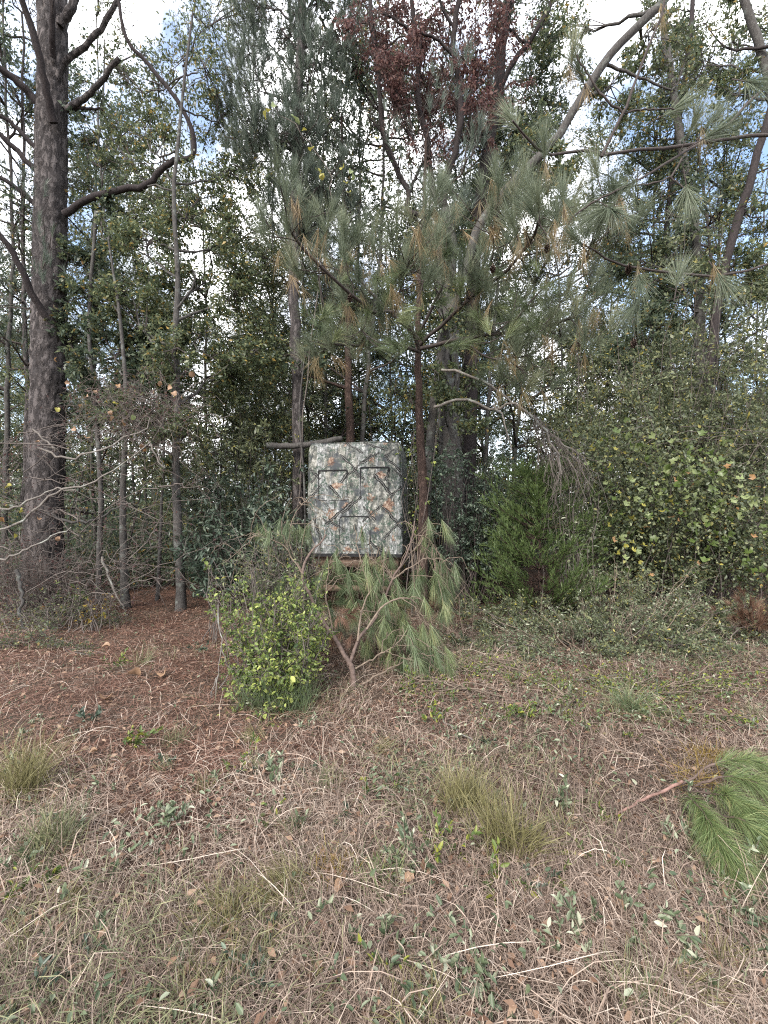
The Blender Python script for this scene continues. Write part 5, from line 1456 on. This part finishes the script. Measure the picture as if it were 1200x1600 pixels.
# yellow leaves high in the pine left of centre
def climbing_vine():
    r = R(151); e = thing('climbing_vine', 'thin vine with yellow leaves climbing through the dark pine crown', 'vine', P(466, 900, 7.7))
    p = sm([P(466, 905, 7.7), P(470, 700, 7.6), P(500, 420, 7.2), P(520, 290, 6.8), P(480, 220, 6.7), P(430, 170, 6.6)], 30, 0.02, r); p[0, 2] = gz(p[0, 0], p[0, 1])
    mb = MB(); tubes(mb, p, np.linspace(.012, .004, 30), 6); mb.build('stem', M['twig'], e, smooth=True)
    hm = [heart_mesh('yellow_leaf', 'sg_yellow'), heart_mesh('pale_leaf', 'sg_pale')]
    for (x, y) in ((420, 172), (428, 165), (458, 182), (465, 190), (475, 203), (495, 265), (503, 275), (535, 262), (548, 268), (552, 275), (540, 285), (487, 232), (590, 215), (415, 180), (500, 268), (545, 300)):
        place_leaf(hm[int(r.uniform() < 0.3)], e, P(x, y, 6.65 + 0.1 * r.normal()), r, r.uniform(0.07, 0.11))


climbing_vine()

# ------------------------------------------------------------------ small plants and litter on the open ground
ORD = 'first second third fourth fifth sixth seventh eighth ninth tenth eleventh twelfth thirteenth fourteenth fifteenth sixteenth'.split()


def ranked(spots, rows, what):
    """labels that tell scattered small plants apart by their row (nearest first) and their order from the left"""
    o = sorted(range(len(spots)), key=lambda i: -spots[i][1]); per = -(-len(o) // len(rows)); out = {}
    for k, row in enumerate(rows):
        for j, i in enumerate(sorted(o[k * per:(k + 1) * per], key=lambda i: spots[i][0])):
            out[i] = f'{what}, {ORD[j]} from the left {row}'
    return out


def tuft_plant(name, label, px, py, H, n, seed, mat, lean=(0, 0), spread=0.5, w=0.003, cat='grass tuft', group=None, droop=0.3, foot=0.05):
    r = R(seed); g = G(px, py); mb = MB()
    b = g + np.stack([r.normal(size=n) * foot, r.normal(size=n) * foot, np.zeros(n)], -1)
    b[:, 2] = gz(b[:, 0], b[:, 1])
    D = nrm(r.normal(size=(n, 3)) * spread + np.array([lean[0], lean[1], 1.0]))
    D[:, 2] = np.abs(D[:, 2])
    ln = H * r.uniform(0.5, 1.1, n)
    s = np.linspace(0, 1, 5)[None, :, None]
    Q = b[:, None] + D[:, None] * s * ln[:, None, None] + np.array([0, 0, -droop]) * s ** 2 * (ln * r.uniform(0.3, 1.4, n))[:, None, None]
    Q[..., 2] = np.maximum(Q[..., 2], gz(Q[..., 0], Q[..., 1]) + 0.004)
    ribbons(mb, Q, w * np.linspace(1, 0.6, 4)[None], nrm(np.cross(D, rv(r, n))), r.uniform(0, 1, n))
    o = mb.build(name, M[mat]); o['kind'] = 'thing'
    tag(o, label, cat, group)
    return o


for i, (px, py, H, n, mat, lean, sp, lab) in enumerate((
        (725, 1270, 0.34, 420, 'olive', (0.0, 0), 0.35, 'largest feathery olive grass tuft in the middle of the open ground'),
        (785, 1330, 0.42, 300, 'olive', (-0.15, 0), 0.25, 'tall tan-green grass tuft leaning left beside the largest tuft'),
        (810, 1330, 0.26, 200, 'olive', (0.5, -0.3), 0.25, 'grass tuft bent down to the right of the tall tan-green tuft'),
        (35, 1240, 0.45, 420, 'olive', (0.1, 0), 0.4, 'wispy olive grass tuft at the left edge of the open ground'),
        (80, 1330, 0.30, 260, 'green', (0.1, 0), 0.4, 'short green grass tuft below the wispy one at the left edge'),
        (450, 1400, 0.22, 240, 'olive', (-0.6, -0.1), 0.35, 'arching grass tuft swept to the left near the middle'),
        (350, 1440, 0.24, 230, 'olive', (0.15, -0.1), 0.45, 'drooping brown-green grass tuft with a red stem left of the swept tuft'),
        (520, 1370, 0.14, 140, 'gold', (0, 0), 0.6, 'small orange-tan grass clump right of the swept tuft'),
        (595, 1390, 0.17, 170, 'bright', (0, -0.1), 0.6, 'bright yellow-green needle seedling at the middle of the foreground'),
        (1015, 1590, 0.20, 120, 'green', (0, 0), 0.3, 'green blade clump at the bottom edge right of the middle'),
        (660, 1600, 0.22, 110, 'olive', (0, 0), 0.4, 'upright rusty grass clump at the bottom edge'),
        (1190, 1420, 0.36, 40, 'dry', (0.25, 0), 0.2, 'pale dry straw stalks standing at the right edge'),
        (1105, 1185, 0.16, 190, 'gold', (0, 0), 0.7, 'golden yellow seedling tuft above the cut bough on the right'),
        (985, 1110, 0.34, 420, 'pinecut', (0, -0.1), 0.9, 'round green pine seedling on the right before the low brush'),
        (510, 1230, 0.2, 120, 'green', (0, 0), 0.5, 'small green tuft below the cut pine branch'),
        (270, 1160, 0.2, 100, 'green', (0.3, 0), 0.6, 'sparse green blades on the pine straw in the clearing'),
        (220, 1040, 0.3, 90, 'green', (0.2, 0), 0.7, 'thin green weed blades at the back of the clearing'))):
    tuft_plant('grass_tuft', lab, px, py, H, n, 200 + i, mat, lean, sp, cat='seedling' if 'seedling' in lab else 'grass tuft', group='grass tufts on the open ground')
r = R(230)
spots = [(float(r.uniform(20, 1180)), float(r.uniform(1120, 1560))) for i in range(26)]
labs = ranked(spots, ('along the bottom', 'in the near foreground', 'in the middle ground', 'nearest the woods'), 'small half-green grass tuft')
for i, (x, y) in enumerate(spots):
    tuft_plant('grass_tuft', labs[i], x, y, r.uniform(0.10, 0.2), 70, 240 + i, ['green', 'olive', 'olive', 'dry'][i % 4], (r.normal() * 0.5, r.normal() * 0.4), 0.5, group='small grass tufts in the dry mat', foot=0.035)


def red_clump():
    e = thing('dead_pine_top', 'reddish dead pine needle clump at the right edge of the brush', 'branch', G(1180, 1000)); r = R(261)
    w = MB(); N = MB(); b = np.array(e.location)
    n = 34
    tip = np.stack([P(x, y, 5.4) for x, y in zip(r.normal(1178, 18, n), r.normal(958, 16, n))]) + r.normal(size=(n, 3)) * [0, 0.15, 0]
    s = np.linspace(0, 1, 5)[None, :, None]
    tubes(w, b * (1 - s) + tip[:, None] * s, np.linspace(.006, .003, 5), 4); w.build('twigs', M['twigbrown'], e, kind='stuff')
    tufts(N, r, tip, nrm(tip - b + rv(r, n) * 0.2), 60, 0.17, 0.7, 0.12, 0.0035, 3, 0.1); N.build('needles', M['deadneedle'], e, kind='stuff')


red_clump()


def cut_bough():
    e = thing('cut_pine_bough', 'fresh green cut pine bough lying on the grass at the right edge', 'branch', G(1065, 1262)); r = R(271)
    N = MB(); w = MB(); C = []
    for pts in ([(963, 1281), (1000, 1264), (1035, 1252), (1066, 1240)],):
        p = sm([G(*q) + [0, 0, 0.03 + 0.02 * i] for i, q in enumerate(pts)], 14, 0.003, r); mb = MB(); tubes(mb, p, np.linspace(.006, .009, 14), 8, lump=0.06, r=r); mb.build('stick', M['twigred'], e, smooth=True)
    lab = {0: None}
    for pts, hs in (([(1066, 1240), (1130, 1235), (1200, 1250), (1290, 1275)], (0.08, 0.2, 0.22, 0.15)), ([(1075, 1250), (1120, 1285), (1165, 1310), (1230, 1330)], (0.07, 0.17, 0.17, 0.1)), ([(1060, 1255), (1085, 1300), (1115, 1340), (1160, 1370)], (0.05, 0.16, 0.13, 0.06)),
                    ([(1085, 1245), (1140, 1265), (1210, 1290), (1290, 1310)], (0.08, 0.2, 0.2, 0.12)), ([(1070, 1260), (1100, 1320), (1120, 1350), (1150, 1390)], (0.06, 0.12, 0.1, 0.04)), ([(1090, 1270), (1150, 1330), (1200, 1350), (1280, 1370)], (0.07, 0.15, 0.14, 0.08))):
        p = sm([G(*q) + [0, 0, h] for q, h in zip(pts, hs)], 14, 0.006, r); C.append(p)
        mb = MB(); tubes(mb, p, np.linspace(.007, .004, 14), 6); mb.build('shoot', M['twigbrown'], e, smooth=True)
    C = np.stack(C)
    n = 8500
    pos, T, _ = along(r, C, n, 0.25, 1.0)
    d = nrm(T + np.cross(T, rv(r, n)) * 1.0 + np.array([0, 0, 0.05]))
    L = r.uniform(0.09, 0.19, n)
    s = np.linspace(0, 1, 3)[None, :, None]
    Q = pos[:, None] + d[:, None] * s * L[:, None, None] + np.array([0, 0, -0.35]) * s ** 2 * L[:, None, None]
    Q[..., 2] = np.maximum(Q[..., 2], gz(Q[..., 0], Q[..., 1]) + 0.012)
    ribbons(N, Q, 0.0014, nrm(np.cross(d, rv(r, n))), r.uniform(0, 1, n)); N.build('needles', M['bright'], e, kind='stuff')
    n = 90
    N = MB(); c = np.repeat((G(1085, 1235) + [0, 0, 0.09])[None], n, 0) + r.normal(size=(n, 3)) * [0.09, 0.05, 0.02]
    D = nrm(r.normal(size=(n, 3)) * 0.5 + [0.3, 0, 0.3]); Q = c[:, None] + D[:, None] * s * 0.15
    ribbons(N, Q, 0.0022, nrm(rv(r, n)), r.uniform(0, 1, n)); N.build('dry_needles', M['gold'], e, kind='stuff')


cut_bough()


def weed(label, px, py, H, nst, seed, mat='sage', L=0.04, per=12, group=None, lie=0.5):
    r = R(seed); e = thing('leafy_weed', label, 'weed', G(px, py), group); b = np.array(e.location)
    lf = MB(); w = MB()
    D = nrm(np.stack([r.normal(size=nst) * lie, r.normal(size=nst) * lie, np.full(nst, 0.7)], -1))
    s = np.linspace(0, 1, 6)[None, :, None]
    Q = b + r.normal(size=(nst, 1, 3)) * [0.03, 0.03, 0] + D[:, None] * s * (H * r.uniform(0.6, 1.2, nst))[:, None, None] + np.array([0, 0, -0.35 * H]) * s ** 2 * r.uniform(0, 1.2, (nst, 1, 1))
    Q[..., 2] = np.maximum(Q[..., 2], gz(Q[..., 0], Q[..., 1]) + 0.01)
    tubes(w, Q, np.linspace(.0025, .0012, 6), 4); w.build('stems', M['twigtan'], e, kind='stuff')
    n = nst * per
    pos, T, _ = along(r, Q, n, 0.15, 1.0)
    ovals(lf, r, pos, nrm(T * 0.6 + rv(r, n) * 0.7 + [0, 0, 0.2]), L * r.uniform(0.6, 1.25, n), 0.38, up=0.7)
    lf.build('foliage', M[mat], e, kind='stuff')


named = [(885, 1255, 'pale-leaved weed cluster with white-backed leaves right of the largest grass tuft', 'sage', 5, .16), (650, 1370, 'silvery-leaved weed clump in the middle of the foreground', 'sage', 9, .2), (700, 1345, 'greener weed clump just right of the silvery one', 'weed', 7, .2), (735, 1535, 'weed with white oval leaves near the bottom edge', 'sage', 4, .14),
         (915, 1480, 'pale weed with upright leaf pairs left of the forked pale stem', 'sage', 6, .17), (1000, 1470, 'forked pale weed stem on the right foreground', 'sage', 5, .2), (1105, 1530, 'grey-green weed sprig at the lower right', 'sage', 4, .16), (140, 1395, 'pale upright weed sprig in the left foreground', 'sage', 5, .17), (265, 1290, 'white-leaved weed sprig left of the middle', 'sage', 5, .15),
         (100, 1300, 'pale weed with scattered light leaves near the left edge', 'sage', 4, .15), (425, 1225, 'light weed in the grass below the vine bush', 'sage', 4, .16), (820, 1125, 'yellow-green leafy weed patch before the low brush', 'weed', 8, .22), (850, 1120, 'white-leaved weed beside the yellow-green patch', 'sage', 4, .2), (650, 1080, 'fresh green weed right of the cut branch base', 'weed', 6, .28),
         (680, 1130, 'small green weed in front of the fallen needles', 'weed', 5, .2), (770, 1370, 'bright green weed under the tall tan-green tuft', 'weed', 5, .16), (600, 1490, 'flat round-leaved weed near the foreground middle', 'sage', 4, .1), (1150, 1360, 'pale green leafy sprig growing through the cut bough', 'sage', 5, .2), (1075, 1330, 'white-leaved sprig at the left rim of the cut bough', 'sage', 4, .18),
         (60, 1390, 'dark-leaved weed at the left foreground edge', 'weed', 3, .1), (170, 1050, 'green weed at the back left of the clearing', 'weed', 5, .3), (320, 1020, 'broad-leaved weed beside the dangling pale stem', 'glossy', 4, .2), (140, 1140, 'dull green weed in the middle of the pine straw', 'glossy', 6, .2), (200, 1170, 'green sprig on the straw below the clearing', 'weed', 5, .18)]
for i, (x, y, lab, mat, ns, H) in enumerate(named):
    weed(lab, x, y, H, ns, 300 + i, mat, group='leafy weeds on the open ground')
r = R(350)
spots = [(float(r.uniform(10, 1190)), min(1590.0, float(800 + 270 * (2.9 ** r.uniform(0.05, 1))))) for i in range(60)]
labs = ranked(spots, ('along the bottom', 'in the near foreground', 'in the middle ground', 'nearest the woods'), 'small pale leafy weed')
for i, (x, y) in enumerate(spots):
    weed(labs[i], x, y, r.uniform(0.08, 0.16), 4, 360 + i, ['sage', 'sage', 'weed', 'glossy'][i % 4], 0.03, 9, 'small weeds in the dry grass')


def fallen():
    r = R(401)
    hm = heart_mesh('fallen_leaf', 'sg_tan')
    pts = [(165, 1100, 'large curled tan leaf lying on the straw in the clearing'), (210, 1063, 'tan leaf at the back of the clearing near the standing weeds'), (145, 1190, 'pink-tan leaf on the straw at the left'), (100, 1157, 'pale grey curled leaf on the straw at the left'), (255, 1062, 'pale leaf standing upright at the back of the clearing'), (370, 1170, 'tan leaf on the straw left of the vine bush foot'),
           (530, 1412, 'tan leaf in the foreground grass near the middle'), (165, 1013, 'brown leaf at the shaded back of the clearing'), (970, 1430, 'orange-brown leaf in the right foreground'), (640, 1400, 'dull green fallen leaf beside the silvery weed'), (50, 1150, 'light bark strip lying at the left edge')]
    for (x, y, lab) in pts:
        o = bpy.data.objects.new('fallen_leaf', hm); COL.objects.link(o)
        g = G(x, y); o.location = (g[0], g[1], g[2] + 0.045); o.rotation_euler = (r.normal() * 0.4, r.normal() * 0.4, r.uniform(0, 6.28))
        s = r.uniform(0.05, 0.08) * (1.3 if y < 1120 else 0.5); o.scale = (s, s * 1.2, s * 1.6)
        tag(o, lab, 'leaf', 'fallen leaves on the ground')
    sticks = [([(880, 1340), (905, 1300), (922, 1260)], 'thin pale stick lying left of the cut bough', 'twigtan', .004), ([(470, 1580), (520, 1555), (600, 1500), (700, 1440), (740, 1415)], 'long brown stick lying across the foreground middle', 'twigbrown', .0045), ([(515, 1445), (545, 1500), (575, 1540)], 'pale forked stalk crossing the long brown stick', 'twigtan', .0035),
              ([(1005, 1445), (1050, 1415), (1110, 1405)], 'pale leafy twig lying in the right foreground', 'twigtan', .004), ([(1060, 1365), (1090, 1375), (1120, 1393)], 'curved dry stem below the cut bough', 'twigbrown', .003), ([(905, 1075), (940, 1068), (965, 1061)], 'short grey stick before the low brush', 'bpale', .006),
              ([(740, 1172), (700, 1140), (690, 1120)], 'pale stick lying below the cut pine branch', 'bpale', .005), ([(1040, 1020), (1046, 995), (1036, 975)], 'pale upright stem in the low brush on the right', 'bpale', .009), ([(90, 1420), (140, 1392), (230, 1350)], 'long tan stem lying in the left foreground', 'twigtan', .003), ([(560, 1490), (450, 1440), (400, 1450)], 'bent straw stalk in the foreground middle', 'twigtan', .003)]
    for pts, lab, mat, rad in sticks:
        p = sm([G(*q) + [0, 0, 0.05] for q in pts], 14, 0.006, r); mb = MB(); tubes(mb, p, np.linspace(rad, rad * 0.6, 14), 6, lump=0.05, r=r)
        tag(mb.build('fallen_stick', M[mat], smooth=True), lab, 'stick', 'fallen sticks on the ground')


fallen()
tot = sum(len(m.loops) - 2 * len(m.polygons) for m in bpy.data.meshes)
print('triangles', tot)
